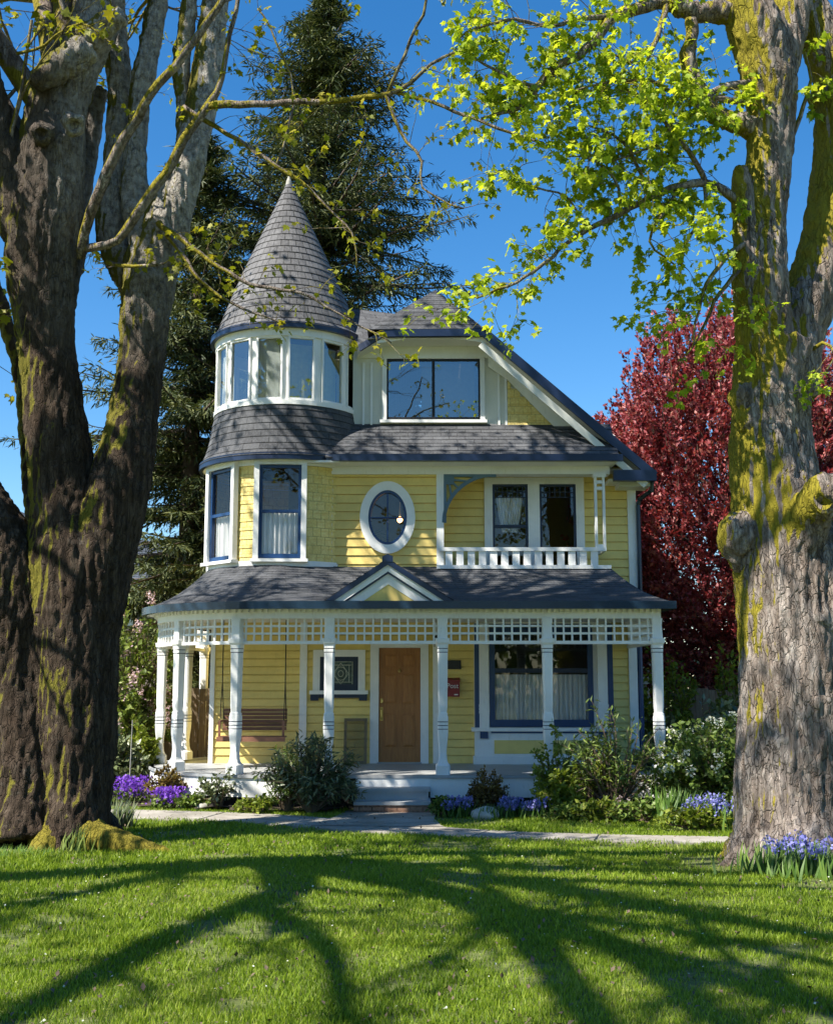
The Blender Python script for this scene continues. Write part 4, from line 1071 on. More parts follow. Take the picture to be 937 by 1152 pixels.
ML['lime'] = leafmat('lime green leaves', [(.2, (.10, .15, .015)), (.55, (.2, .26, .03)), (.9, (.34, .37, .06))], .45)
ML['rust'] = leafmat('reddish shrub leaves', [(.2, (.07, .05, .015)), (.55, (.18, .11, .03)), (.9, (.28, .22, .06))], .35)
ML['blade'] = leafmat('strap leaves', [(.2, (.04, .09, .012)), (.55, (.10, .19, .03)), (.9, (.2, .3, .06))], .35)
ML['grass'] = leafmat('lawn grass', [(.22, (.065, .125, .010)), (.5, (.185, .28, .018)), (.72, (.30, .40, .035)), (.95, (.44, .44, .12))], .45, .5, .25, None, .75, .5, .6)
ML['pink'] = leafmat('pale pink blossom', [(.2, (.5, .32, .4)), (.8, (.75, .58, .64))], .4)
ML['white'] = leafmat('white blossom', [(.2, (.6, .62, .5)), (.8, (.86, .86, .8))], .35)
ML['purple'] = leafmat('violet flowers', [(.2, (.13, .03, .42)), (.8, (.30, .12, .68))], .4, tcol=(1, .8, 1))
ML['bluebell'] = leafmat('bluebell flowers', [(.2, (.16, .17, .50)), (.8, (.34, .34, .72))], .4, tcol=(.9, .9, 1))

# ------------------------------------------------------------------ the two big maples
lt = thing('maple_tree', at(60, 940, 15.0), 'huge dark mossy many-stemmed maple at the left edge of the lawn', 'tree', 'old maples in the lawn')
Bs = px_limb([(80, 945, 14.8, 41), (84, 900, 14.9, 39), (86, 850, 15, 43), (85, 760, 15, 46), (84, 690, 15, 49), (80, 620, 15, 52), (73, 560, 15, 42), (64, 480, 15, 38), (54, 400, 15, 37), (48, 340, 15, 42), (46, 290, 15, 48), (52, 230, 15, 47), (58, 170, 15, 44), (64, 120, 15, 40), (85, 70, 15.05, 32), (107, 20, 15.1, 31), (114, -60, 15.2, 28), (104, -250, 15.4, 24), (110, -500, 15.6, 17), (100, -760, 15.9, 9)])
As = px_limb([(28, 945, 14.7, 40), (28, 900, 14.8, 35), (28, 850, 14.9, 35), (28, 780, 15, 37), (20, 700, 15, 44), (-8, 625, 15, 50), (-50, 545, 15.0, 46), (-115, 430, 14.8, 38), (-175, 300, 14.5, 32), (-230, 100, 14.2, 27), (-270, -150, 13.8, 20), (-300, -400, 13.4, 12)])
B2 = px_limb([(30, 262, 15, 34), (2, 170, 14.9, 30), (-18, 90, 14.7, 24), (-30, 0, 14.5, 22), (-50, -150, 14.0, 18), (-40, -380, 13.2, 11)])
Cs = px_limb([(92, 720, 15, 40), (104, 650, 15, 42), (120, 590, 15, 44), (138, 530, 15, 36), (150, 470, 15.1, 31), (159, 410, 15.2, 30), (164, 350, 15.2, 32), (172, 295, 15.3, 38), (188, 250, 15.3, 31), (206, 200, 15.4, 25), (224, 130, 15.5, 20), (235, 60, 15.6, 17), (243, 0, 15.7, 16), (258, -150, 15.9, 14), (280, -380, 16, 9)])
C2 = px_limb([(166, 285, 15.2, 24), (153, 225, 15.4, 17), (153, 160, 15.5, 14), (160, 90, 15.6, 14), (172, 30, 15.7, 13), (184, -60, 15.8, 12), (196, -260, 16, 8)])
C3 = px_limb([(200, 235, 15.5, 14), (206, 150, 15.6, 9), (204, 70, 15.6, 9), (213, 0, 15.6, 9), (225, -150, 15.6, 7)])
Ds = px_limb([(150, 320, 15.5, 22), (128, 265, 15.6, 22), (131, 190, 15.7, 17), (134, 100, 15.8, 15), (127, 0, 15.9, 14), (120, -160, 16.2, 11), (100, -420, 16.4, 7)])
D2 = px_limb([(56, 440, 15.25, 22), (66, 340, 15.5, 22), (84, 270, 15.8, 18), (90, 210, 15.9, 15), (99, 160, 16, 14), (112, 100, 16, 11)])
Es = px_limb([(55, 640, 15.7, 18), (40, 570, 15.9, 12), (33, 500, 16, 10), (26, 440, 16.1, 9), (12, 380, 16.2, 8), (-30, 250, 16.3, 7)])
stub = px_limb([(95, 55, 14.7, 17), (72, 72, 14.55, 15), (48, 88, 14.45, 11), (40, 93, 14.4, 8)])
stub2 = px_limb([(95, 45, 14.8, 16), (120, 26, 14.7, 12), (138, 16, 14.65, 9)])
def roots(cx, cy, r, n, seed, L=1.2, fixed=()):
    rr = random.Random(seed); out = []
    for i in range(n):
        a = 2 * math.pi * (i + rr.random() * .6) / n; l = L * rr.uniform(.7, 1.2)
        out.append([(Vector((cx + math.cos(a) * r * .45, cy + math.sin(a) * r * .45, ground_z(cx, cy) + .5)), r * .34), (Vector((cx + math.cos(a) * r * .95, cy + math.sin(a) * r * .95, ground_z(cx, cy) + .12)), r * .24), (Vector((cx + math.cos(a) * (r + l * .5), cy + math.sin(a) * (r + l * .5), ground_z(cx, cy) - .02)), r * .15), (Vector((cx + math.cos(a) * (r + l), cy + math.sin(a) * (r + l), ground_z(cx, cy) - .12)), .05)])
    return out
for L_ in (As, Bs, B2, Cs, C2, C3, Ds, D2, Es):
    for i in range(len(L_)):
        if L_[i][0].z > 3.2: L_[i] = (L_[i][0], L_[i][1] * (.88 if L_[i][0].z < 5.5 else .80))
lb = at(62, 925, 15.0)
def gr(px, py, Y, r, dz): p = at(px, py, Y); return (Vector((p.x, Y, gz0_root(p.x, Y) + dz)), r)
gz0_root = ground_z
mr = [[gr(88, 935, 14.75, .34, .16), gr(112, 935, 14.55, .22, .06), gr(145, 945, 14.35, .15, .01), gr(180, 950, 14.2, .10, -.03), gr(208, 955, 14.1, .06, -.06)],
      [gr(64, 935, 14.75, .34, .14), gr(52, 945, 14.4, .2, .02), gr(40, 955, 14.1, .10, -.05)]]
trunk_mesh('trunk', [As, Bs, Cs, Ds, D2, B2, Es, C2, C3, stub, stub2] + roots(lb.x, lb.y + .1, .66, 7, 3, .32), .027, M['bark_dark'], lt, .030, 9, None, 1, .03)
trunk_mesh('surface_root', mr, .025, M['bark_moss'], lt, .02, 8, None, 3, .05)
# knotty burls with rings on the upper stem
def burl(mb, px, py, Y, r, hole=True):
    p = at(px, py, Y); n = (Vector((0, 0, CAM_Z)) - p).normalized(); q = n.orthogonal().normalized()
    b = n.cross(q); rings = [(1.25, -.55), (1.15, -.1), (.95, .25), (.7, .34), (.5, .2), (.35, -.15)] if hole else [(1.2, -.6), (1.1, 0), (.8, .4), (.4, .6), (.08, .66)]
    pts = []
    for k, h in rings:
        pts.append([p + (q * math.cos(t) * (1 + .1 * math.sin(3 * t)) + b * math.sin(t)) * r * k + n * r * h for t in [2 * math.pi * i / 18 for i in range(18)]])
    pts = [[v + (v - p) * .35 * noise.noise(v * 7) for v in row] for row in pts]
    for A, B in zip(pts, pts[1:]):
        for i in range(18): j = (i + 1) % 18; mb.face([A[i], A[j], B[j], B[i]])
    mb.face(pts[-1])
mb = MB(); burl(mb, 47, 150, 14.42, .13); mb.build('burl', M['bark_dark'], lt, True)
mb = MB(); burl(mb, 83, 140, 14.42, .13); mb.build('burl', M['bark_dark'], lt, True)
thin = [
 [(92, 290, 14.9, 5), (95, 262, 14.7, 6), (108, 222, 14.5, 6.5), (140, 155, 14.3, 6), (170, 108, 14.1, 5.5), (205, 62, 14, 5), (235, 22, 13.9, 4.5), (262, -20, 13.8, 4), (300, -100, 13.6, 3)],
 [(95, 280, 14.9, 5), (112, 277, 14.7, 5), (132, 270, 14.6, 5), (152, 243, 14.5, 6), (185, 195, 14.4, 6), (215, 145, 14.2, 5.5), (236, 116, 14.1, 5), (250, 90, 14.1, 3.5), (258, 40, 14, 3), (270, -10, 14, 2.5)],
 [(236, 118, 14.1, 5), (300, 116, 13.9, 3.8), (370, 113, 13.7, 3.2), (435, 105, 13.5, 3), (462, 90, 13.4, 2.5), (500, 65, 13.3, 1.8), (555, 42, 13.2, 1.3)],
 [(435, 105, 13.5, 2.4), (455, 60, 13.4, 2.0), (475, 15, 13.3, 1.8), (482, -20, 13.2, 1.4)],
 [(446, 103, 13.5, 2.2), (500, 120, 13.3, 2), (560, 145, 13.1, 1.8), (610, 160, 13, 1.2)],
 [(433, 107, 13.5, 2.2), (450, 145, 13.4, 2), (474, 183, 13.3, 1.6), (476, 210, 13.3, 1.2), (520, 235, 13.2, 1)],
 [(205, 120, 14.4, 3), (255, 150, 14.3, 2.6), (310, 185, 14.2, 2.4), (345, 210, 14.1, 1.8), (395, 262, 14, 1.2), (400, 300, 14, .8)],
 [(180, 250, 14.9, 4), (225, 285, 14.4, 2.6), (280, 318, 14.2, 2.2), (340, 330, 14, 1.8), (380, 352, 13.9, 1.2), (440, 385, 13.8, .8)],
 [(188, 262, 14.9, 3.4), (230, 320, 14.5, 2), (270, 345, 14.3, 1.6), (320, 365, 14.2, 1)],
 [(120, 295, 14.9, 3), (150, 300, 14.6, 2), (185, 296, 14.4, 1.4)],
 [(75, 20, 14.6, 4), (55, -60, 14.4, 3.4), (30, -120, 14, 2)],
 [(130, 20, 14.9, 3), (124, -40, 14.8, 3), (128, -140, 14.6, 2)],
 [(310, 188, 14.2, 1.6), (330, 120, 14.2, 1.4), (318, 60, 14.2, 1.3), (290, 10, 14.2, 1)],
 [(20, 60, 14.5, 2.2), (50, 50, 14.2, 1.6), (90, 25, 14, 1.2), (130, 55, 13.9, .8)],
]
tb = MB(); LSy = Leaves(); tl = []
for rows in thin:
    L = smooth_path(px_limb(rows), .15); tl.append(L); 
    tb.tube([p + Vector((noise.noise(p * 3), noise.noise(p * 3 + Vector((9, 0, 0))), noise.noise(p * 3 + Vector((0, 9, 0))))) * .035 for p, r in L], [r for p, r in L], 6, True)
for i, L in enumerate(tl):
    if i in (2, 3, 4, 5): twigs(L, tb, LSy, .22, (.25, .7), .085, 2, .04, .5, .25, None, 2, .006)
    elif i in (0, 1): twigs(L, tb, LSy, .38, (.15, .4), .085, 2, .02, .5, .3, None, 1, .005)
    elif i in (6, 7, 8): twigs(L, tb, LSy, .20, (.2, .65), .095, 3, .06, .5, .15, None, 2, .006)
    else: twigs(L, tb, LSy, .3, (.15, .5), .09, 3, .05, .5, .2, None, 2, .006)
# upper crowns, above the frame
tips = []
for L, d in ((As, (-.6, -.5, .8)), (Bs, (.1, .1, 1)), (B2, (-.2, -.7, .9)), (Cs, (.5, .2, .9)), (C2, (.3, .4, .8)), (Ds, (0, .5, .9))):
    p, r = L[-1]; crown_grow(p, Vector(d), 3.2, max(r, .06), 3, tb, tips, .8, .12)
# unseen leafy side limb, added to keep the trunk in shade
a0 = As[5][0]
SLimb = [(a0, .38), (Vector((-8.2, 13.6, 5.6)), .30), (Vector((-9.2, 12.4, 8.6)), .22), (Vector((-9.4, 11.4, 12.0)), .12)]
sp = smooth_path(SLimb, .4); tb.tube([p for p, r in sp], [r for p, r in sp], 10)
for k in range(6, len(sp), 2):
    p, r = sp[k]; d0 = Vector((rnd.uniform(-1, 1), rnd.uniform(-1, 1), rnd.uniform(.0, .8)))
    t2 = []; crown_grow(p, d0, 2.1, .06, 2, tb, t2, .9, .02)
    for path, d in t2:
        for q in (path[-1], path[3]): leaf_cluster(LSy, q, d, 6, .17, .35, .4)
for L, zr, nn in ((Bs, (11.2, 15.5), 7), (Cs, (11.2, 14.5), 5), (As, (7, 12), 4), (Ds, (11.2, 15), 4), (B2, (10.5, 13), 4)):  # more unseen limbs, added for branch shade on the roofs
    s_ = [q for q in smooth_path(L, .3) if zr[0] < q[0].z < zr[1]]
    for k in range(nn):
        p, r = s_[int((k + rnd.random()) / nn * len(s_))]; a = rnd.random() * 6.283
        crown_grow(p, Vector((math.cos(a), math.sin(a), .45)), rnd.uniform(2.6, 3.6), min(.10, r * .6), 3, tb, tips, .75, .06, 6)
for src_, mid_, end_ in (((-5.3, 15, 8.6), (-6.6, 15.6, 11), (-7.6, 16.2, 13.6)), ((-5.2, 15, 9.4), (-7.0, 14.9, 12), (-9.0, 14.8, 14.4)), ((-5.0, 15, 9.8), (-5.8, 16.2, 12.2), (-7.0, 17.8, 14.6)), ((-6.4, 14.8, 7), (-8.6, 15.6, 10.5), (-10.2, 16.6, 13.5)), ((-5.0, 15.2, 10), (-5.3, 15.9, 12.6), (-5.9, 16.2, 15)), ((-4.6, 15.4, 10.6), (-6.2, 17.2, 12.6), (-8.2, 18.6, 14.2))):  # unseen limbs added so their shade dapples the house
    sp = smooth_path([(Vector(src_), .17), (Vector(mid_), .13), (Vector(end_), .07)], .35); tb.tube([p for p, r in sp], [r for p, r in sp], 9)
    for k in range(5, len(sp)):
        if rnd.random() < .42:
            p, r = sp[k]; crown_grow(p, (sp[k][0] - sp[k - 1][0]).normalized() + rv() * .9, rnd.uniform(1.6, 2.6), r * .5, 2, tb, tips, .8, .05)
for L in (As, Bs, B2, Cs, Ds):
    for k in (-2, -3):
        p, r = L[k]; crown_grow(p, Vector((rnd.uniform(-1, .4), rnd.uniform(-1, .3), .55)), 3.0, r * .5, 2, tb, tips, .8, .08)
for path, d in tips:
    if rnd.random() < .7: leaf_cluster(LSy, path[-1], d, 4, .14, .25, .5)
    if rnd.random() < .4: leaf_cluster(LSy, path[3], d, 2, .12, .15, .5)
tb.build('branchwork', M['bark_lite'], lt, True)
LSy.build('crown', 'maple', ML['maple_yellow'], lt)

rt = thing('maple_tree', at(890, 955, 13.3), 'massive pale-barked mossy maple at the right edge with bright green new leaves', 'tree', 'old maples in the lawn')
Rm = px_limb([(900, 985, 13.2, 78), (898, 950, 13.25, 72), (896, 915, 13.3, 66), (893, 860, 13.3, 62), (894, 790, 13.3, 60), (892, 720, 13.3, 58), (886, 650, 13.3, 56), (878, 590, 13.3, 52), (870, 530, 13.3, 46), (866, 480, 13.3, 42), (868, 430, 13.3, 42), (873, 385, 13.3, 42)])
R1 = px_limb([(866, 450, 13.25, 34), (862, 390, 13.2, 29), (860, 330, 13.1, 25), (861, 260, 13.1, 23), (864, 200, 13.1, 22.5), (867, 140, 13.1, 23.5), (866, 85, 13.05, 30), (852, 35, 13, 30), (832, -10, 13, 22), (800, -90, 13, 18), (770, -260, 12.9, 13), (740, -450, 12.6, 8)])
R1b = px_limb([(868, 90, 13.1, 25), (884, 40, 13.2, 20), (892, -10, 13.3, 19), (900, -140, 13.6, 15), (905, -380, 14, 9)])
R2 = px_limb([(880, 440, 13.4, 36), (895, 370, 13.45, 31), (921, 310, 13.5, 29), (936, 250, 13.5, 28), (943, 180, 13.6, 26), (944, 100, 13.6, 24), (925, 45, 13.5, 22), (905, 5, 13.5, 20), (880, -60, 13.4, 16)])
R2b = px_limb([(934, 120, 13.6, 24), (960, 50, 13.7, 22), (985, -60, 13.9, 18), (1010, -260, 14.2, 12), (1020, -460, 14.4, 7)])
R3_ = px_limb([(852, 400, 13.15, 20), (842, 330, 13.05, 15), (838, 270, 13.0, 13), (836, 215, 13.0, 10), (832, 188, 12.95, 6)])
knob = px_limb([(885, 640, 13.1, 34), (905, 590, 12.9, 26), (922, 560, 12.6, 20), (934, 545, 12.4, 17)])
low = px_limb([(905, 700, 13.2, 50), (935, 640, 13.2, 36), (965, 600, 13.2, 26), (1000, 560, 13.2, 20)])
hook = px_limb([(860, 150, 13.1, 12), (835, 138, 13.0, 10), (812, 132, 12.95, 10), (797, 122, 12.9, 9), (787, 104, 12.85, 9), (777, 82, 12.8, 8), (773, 60, 12.8, 7), (779, 42, 12.8, 6), (776, 20, 12.8, 4)])
topl = px_limb([(850, 20, 13, 16), (815, 12, 12.95, 11), (785, 14, 12.9, 9), (750, 3, 12.8, 8), (715, 10, 12.7, 7), (690, 18, 12.6, 6.5), (675, 38, 12.5, 6), (650, 62, 12.4, 5), (622, 78, 12.3, 4.5), (604, 96, 12.2, 4), (590, 118, 12.1, 3), (565, 126, 12, 2.4), (542, 134, 12, 1.6)])
def rext(mb):
    for px, py, Y, r in ((829, 607, 13.15, .19), (832, 600, 13.1, .2), (836, 448, 13.1, .15), (842, 470, 13.1, .16), (833, 625, 13.2, .14)):
        p = at(px, py, Y); mb.lathe(p, [(r * math.sin(t) + .01, -r * 1.15 * math.cos(t)) for t in [math.pi * i / 8 for i in range(9)]], 12)
rb_ = at(892, 950, 13.3)
trunk_mesh('trunk', [Rm, R1, R1b, R2, R2b, R3_, knob, low, hook, topl[:4]] + roots(rb_.x + .08, rb_.y, .70, 8, 11, .30), .025, M['bark_lite'], rt, .028, 10, rext, 5, .03)
mb = MB(); burl(mb, 926, 562, 12.42, .13); mb.build('burl', M['bark_lite'], rt, True)
rthin = [topl,
 [(850, 240, 13.1, 7), (820, 219, 12.95, 5.5), (795, 205, 12.9, 5), (765, 208, 12.8, 4.5), (730, 222, 12.7, 4), (695, 240, 12.6, 3.5), (660, 258, 12.5, 3), (630, 280, 12.4, 2.4), (600, 305, 12.3, 2), (560, 326, 12.2, 1.6), (536, 334, 12.2, 1)],
 [(795, 205, 12.9, 3.5), (775, 170, 12.7, 3), (757, 152, 12.6, 2.4), (735, 120, 12.5, 1.8), (700, 95, 12.4, 1.2)],
 [(845, 115, 13, 4), (800, 111, 12.8, 3.4), (762, 104, 12.7, 2.8), (730, 92, 12.5, 2.2), (690, 90, 12.3, 1.6), (640, 105, 12.2, 1)],
 [(848, 95, 13, 6), (822, 97, 12.9, 5), (800, 105, 12.8, 3.5), (775, 130, 12.6, 2.4), (740, 160, 12.5, 1.6), (690, 180, 12.4, 1)],
 [(690, 18, 12.6, 4), (660, 20, 12.4, 3), (620, 28, 12.2, 2.4), (580, 22, 12, 2), (540, 30, 11.9, 1.4), (515, 45, 11.8, .8)],
 [(604, 96, 12.2, 2.4), (575, 88, 12, 2), (545, 70, 11.9, 1.5), (520, 55, 11.8, 1)],
 [(730, 222, 12.7, 2.6), (715, 180, 12.5, 2), (690, 150, 12.4, 1.6), (655, 140, 12.3, 1)],
 [(840, 270, 12.95, 4), (815, 290, 12.7, 3), (795, 320, 12.6, 2.2), (785, 350, 12.6, 1.6), (778, 390, 12.6, 1)],
 [(838, 300, 12.95, 3), (810, 330, 12.8, 2.4), (790, 370, 12.7, 1.6), (770, 400, 12.7, 1)],
 [(765, 208, 12.8, 2.6), (745, 240, 12.6, 2), (730, 270, 12.5, 1.5), (760, 300, 12.5, 1)],
 [(700, 240, 12.6, 2), (690, 200, 12.5, 1.6), (670, 180, 12.4, 1.2), (640, 175, 12.3, .8)],
 [(750, 3, 12.8, 4), (740, 40, 12.5, 3), (720, 70, 12.4, 2), (690, 60, 12.3, 1.2)],
 [(905, 400, 13.2, 3), (925, 385, 13, 2), (940, 400, 12.9, 1.4), (920, 430, 12.9, 1)],
 [(890, 160, 13.1, 3.4), (900, 130, 13.1, 2.6), (912, 90, 13.1, 2), (906, 60, 13.1, 1.2)],
 [(660, 258, 12.5, 1.6), (640, 225, 12.4, 1.3), (600, 210, 12.3, 1.1), (560, 190, 12.2, .8)],
 [(795, 205, 12.9, 2.6), (790, 240, 12.7, 2), (770, 280, 12.6, 1.4), (765, 320, 12.6, 1)],
]
tb = MB(); LSm = Leaves()
for i, rows in enumerate(rthin):
    L = smooth_path(rows if rows is topl else px_limb(rows), .12)
    if rows is topl: pass
    tb.tube([p + Vector((noise.noise(p * 4), noise.noise(p * 4 + Vector((9, 0, 0))), noise.noise(p * 4 + Vector((0, 9, 0))))) * .03 for p, r in L], [r for p, r in L], 7, True)
    twigs(L, tb, LSm, {13: .25, 14: .25, 8: .17, 9: .2, 1: .10, 10: .13, 16: .15, 11: .1}.get(i, .078), (.25, .9), .088, 6, .10, .55, .12 if i else .3, None, 3, .006)
tips = []
for L, d in ((R1, (-.5, -.1, .9)), (R1b, (.1, .3, 1)), (R2, (-.3, -.3, .9)), (R2b, (.4, .2, 1))):
    p, r = L[-1]; crown_grow(p, Vector(d), 3.0, max(r, .06), 3, tb, tips, .8, .1)
for L in (R1, R1b, R2b):
    p, r = L[-2]; crown_grow(p, Vector((rnd.uniform(-1, .6), rnd.uniform(-.6, .6), .6)), 2.6, r * .5, 2, tb, tips, .8, .05)
for path, d in tips:
    leaf_cluster(LSm, path[-1], d, 4, .14, .25, .5)
tb.build('branchwork', M['bark_lite'], rt, True)
LSm.build('crown', 'maple', ML['maple'], rt)

# street maple just outside the frame, left of the camera: unseen, its limbs shaped to throw the lawn shadows
SHX, SHY = .711, .445            # ground shadow offset per metre of height for this sun
sbx, sby = -6.95, 10.4
st_ = thing('maple_tree', (sbx, sby, ground_z(sbx, sby)), 'street maple standing just left of the picture whose bare limbs shade the lawn', 'tree', 'old maples in the lawn')
bz = Vector((sbx, sby, ground_z(sbx, sby) - .2)); crot = Vector((-1.7 - SHX * 7.2, 13.2 - SHY * 7.2, 6.9))
SL = [[(bz, .55), (bz.lerp(crot, .2), .42), (bz.lerp(crot, .6), .36), (crot, .36)]]; tb = MB(); LSs = Leaves(); tips = []
def shl(rows, r0, r1, leafy):
    P = [(Vector((x - SHX * (z + .35), y - SHY * (z + .35), z)), 0) for x, y, z in rows]; n = len(P)
    L = [(p, r0 + (r1 - r0) * i / (n - 1)) for i, (p, _) in enumerate(P)]; SL.append(L); s_ = smooth_path(L, .35)
    for k in range(3, len(s_)):
        if rnd.random() < .40:
            p, r = s_[k]; d = (s_[k][0] - s_[k - 1][0]).normalized()
            crown_grow(p, d + rv() * .9, rnd.uniform(1.4, 2.6), r * .45, 2, tb, tips, .8, .03)
    p, r = s_[-1]; crown_grow(p, (s_[-1][0] - s_[-2][0]).normalized(), 2.4, r * .9, 2, tb, tips, .8, .03)
shl([(-1.7, 13.2, 7), (-1.25, 11.4, 8.0), (-1.7, 9.6, 9), (-2.3, 6.8, 10.2)], .26, .12, 0)
shl([(-1.7, 13.2, 7), (.2, 11.1, 8.4), (1.4, 8.7, 9.8), (2.5, 6.9, 11)], .28, .12, 0)
shl([(-1.6, 13.3, 7), (.6, 11.9, 8.5), (2.0, 10.2, 9.6), (3.3, 8.6, 10.6)], .26, .12, 0)
shl([(.2, 11.1, 8.4), (.75, 9.4, 9.4), (.95, 7.4, 10.4), (1.1, 6.0, 11.4)], .18, .10, 0)
shl([(.4, 10.8, 8.5), (1.2, 9.3, 9.5), (1.6, 7.6, 10.5), (1.75, 6.2, 11.4)], .16, .09, 0)
shl([(-.6, 12.4, 7.6), (1.0, 11.9, 8.6), (2.6, 11.4, 9.4), (4.3, 11.2, 10.2)], .16, .08, 0)
shl([(.8, 10.2, 8.9), (2.2, 8.9, 9.7), (3.2, 7.4, 10.6)], .12, .07, 0)
shl([(-1.45, 10.4, 8.5), (-.7, 8.8, 9.2), (-.4, 7.0, 10)], .13, .07, 0)
shl([(-1.7, 13.2, 7), (0, 13.9, 8.5), (2.4, 14.0, 9.7), (4.8, 14.2, 10.8)], .26, .12, 1)
shl([(-1.7, 13.2, 7), (-.6, 13.0, 8.0), (1.4, 12.6, 9.4), (3.6, 12.2, 10.5)], .24, .12, 1)
shl([(-1.7, 13.2, 7), (-2.4, 12.4, 8.0), (-3.1, 11.0, 9.2), (-3.9, 9.6, 10.2)], .22, .10, 0)
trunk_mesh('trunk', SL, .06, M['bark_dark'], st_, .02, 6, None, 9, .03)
for path, d in tips:
    if rnd.random() < .3: leaf_cluster(LSs, path[-1], d, 4, .15, .25, .5)
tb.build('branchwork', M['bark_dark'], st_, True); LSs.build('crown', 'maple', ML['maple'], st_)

# ------------------------------------------------------------------ conifers behind the house
def conifer(name, base, H, prof_, label, cat, seed, nb=7, dz=.36, z0f=.08, top_thin=1.0):
    global rnd
    keep = rnd; rnd = random.Random(seed)
    t = thing(name, base, label, cat, 'firs behind the house'); b = Vector(base)
    m = MB(); m.tube([b + Vector((0, 0, H * k)) for k in (0, .25, .5, .75, 1)], [.38, .3, .2, .1, .015], 9); m.build('trunk', M['bark_fir'], t, True)
    br = MB(); LS = Leaves(); z = H * z0f
    while z < H * .995:
        k = z / H; rad = prof_(k)
        for i in range(nb):
            a = rnd.random() * 6.283; L = rad * rnd.uniform(.55, 1.12)
            if L < .1: L = .1
            d = Vector((math.cos(a), math.sin(a), .38 - .55 * (1 - k))); path = [b + Vector((0, 0, z + rnd.uniform(-.15, .15)))]
            dd = d.normalized(); n = max(3, int(L / .35))
            for j in range(n):
                dd = (dd + Vector((0, 0, -.05 + .10 * (j / n))) + rv() * .06).normalized(); path.append(path[-1] + dd * (L / n))
            br.tube(path, [.035 * (1 - .8 * j / n) * (L / 3 + .3) for j in range(n + 1)], 4, False)
            for j in range(1, n + 1):
                tdir = (path[j] - path[j - 1]).normalized(); sd = tdir.cross(UP).normalized()
                bl = (.62 * (1 - .45 * j / n)) * min(1, L / 1.6 + .25)
                for s in ((-1, 1, 0) if j < n else (-1, 1, 0, 0)):
                    for rep in range(2 if s == 0 else 4):
                        d2 = (sd * s * rnd.uniform(.7, 1.1) + tdir * rnd.uniform(.3, .9) + Vector((0, 0, rnd.uniform(-.55, .1)))).normalized()
                        p0 = path[j - 1].lerp(path[j], rnd.random()); ln = bl * rnd.uniform(.5, 1.1); q = p0.copy(); nn = max(3, int(ln / .085))
                        for u in range(nn):
                            q = q + d2 * ln / nn; d2 = (d2 + Vector((0, 0, -.07))).normalized()
                            v = (d2 + rv() * .75).normalized(); LS.add(q, v, (UP + rv() * .8), rnd.uniform(.13, .25))
        z += dz * rnd.uniform(.7, 1.3) * (1 if k < .85 else .7)
    br.build('branchwork', M['bark_fir'], t); LS.build('crown', 'needle', ML['fir'], t); rnd = keep
    return t
fb = at(356, 770, 30.5); ftop = at(352, -14, 30.5)
conifer('fir_tree', (fb.x, 30.5, -.6), ftop.z + .6, lambda k: min(4.9, 9.2 * (1 - k) ** .86) * (1 + .16 * math.sin(k * 31)) + .1, 'tall dark fir rising behind the cone roof of the turret', 'tree', 5, 9, .33, .22)
f2 = at(208, 770, 28.5); f2t = at(215, 150, 28.5)
conifer('fir_tree', (f2.x, 28.5, -.6), f2t.z + .6, lambda k: min(3.7, 6.5 * (1 - k) ** .8) * (1 + .14 * math.sin(k * 27)) + .12, 'shorter dense fir left of the turret, half hidden by the left maple', 'tree', 6, 8, .34, .14)

# ------------------------------------------------------------------ copper red tree on the right
def blob_tree(t, cc, rad, ntw, k, size, mat, tpl, up=.5, inner=.45, tw=(.3, .9), twig_mat=None, cut=None, stemz=0):
    br = MB(); LS = Leaves(); cc = Vector(cc); c0 = cc + Vector((0, 0, -rad[2] * .45))
    for i in range(ntw):
        v = rv(); rr = rnd.uniform(inner, 1) ** .5; lump = 1 + .20 * noise.noise(v * 2.3 + cc) + .1 * noise.noise(v * 6)
        p = cc + Vector((v.x * rad[0], v.y * rad[1], v.z * rad[2])) * rr * lump
        if p.z < ground_z(p.x, p.y) + .15 + stemz: continue
        d = ((p - c0).normalized() + UP * up + rv() * .45).normalized(); L = rnd.uniform(*tw); path = branch_path(p - d * L * .5, d, L, 5, .2, 0)
        br.tube(path, [.012, .011, .009, .007, .005, .003], 3, False)
        for j in range(k):
            u = rnd.random() * 5; a = int(u); q = path[a].lerp(path[a + 1], u - a)
            LS.add(q + rv() * .04, (d + rv() * .95).normalized(), (UP * .5 + rv()).normalized(), size * rnd.uniform(.6, 1.3))
    if twig_mat: br.build('branchwork', twig_mat, t)
    LS.build('crown', tpl, mat, t)
rc = at(822, 575, 27.0); rz0 = ground_z(rc.x, 27)
red = thing('copper_beech', (rc.x, 27, rz0), 'dense dark red copper-leaved tree right of the house', 'tree')
m = MB(); bp = Vector((rc.x, 27, rz0 - .2)); m.tube([bp, bp + Vector((.1, 0, 2)), bp + Vector((0, .1, 5)), bp + Vector((.1, 0, 8))], [.34, .26, .18, .06], 9)
for i in range(16):
    a = i * 2.4; p = bp + Vector((0, 0, 1.6 + i * .35)); d = Vector((math.cos(a), math.sin(a), .75)); pa = branch_path(p, d, 2.6, 6, .15); m.tube(pa, [.09, .075, .06, .045, .03, .02, .012], 6)
m.build('trunk', M['bark_fir'], red, True)
blob_tree(red, (rc.x, 27, rc.z - .15), (3.75, 3.3, 5.0), 5200, 34, .105, ML['red'], 'leaf', .6, .30, (.35, 1.1), M['bark_fir'])
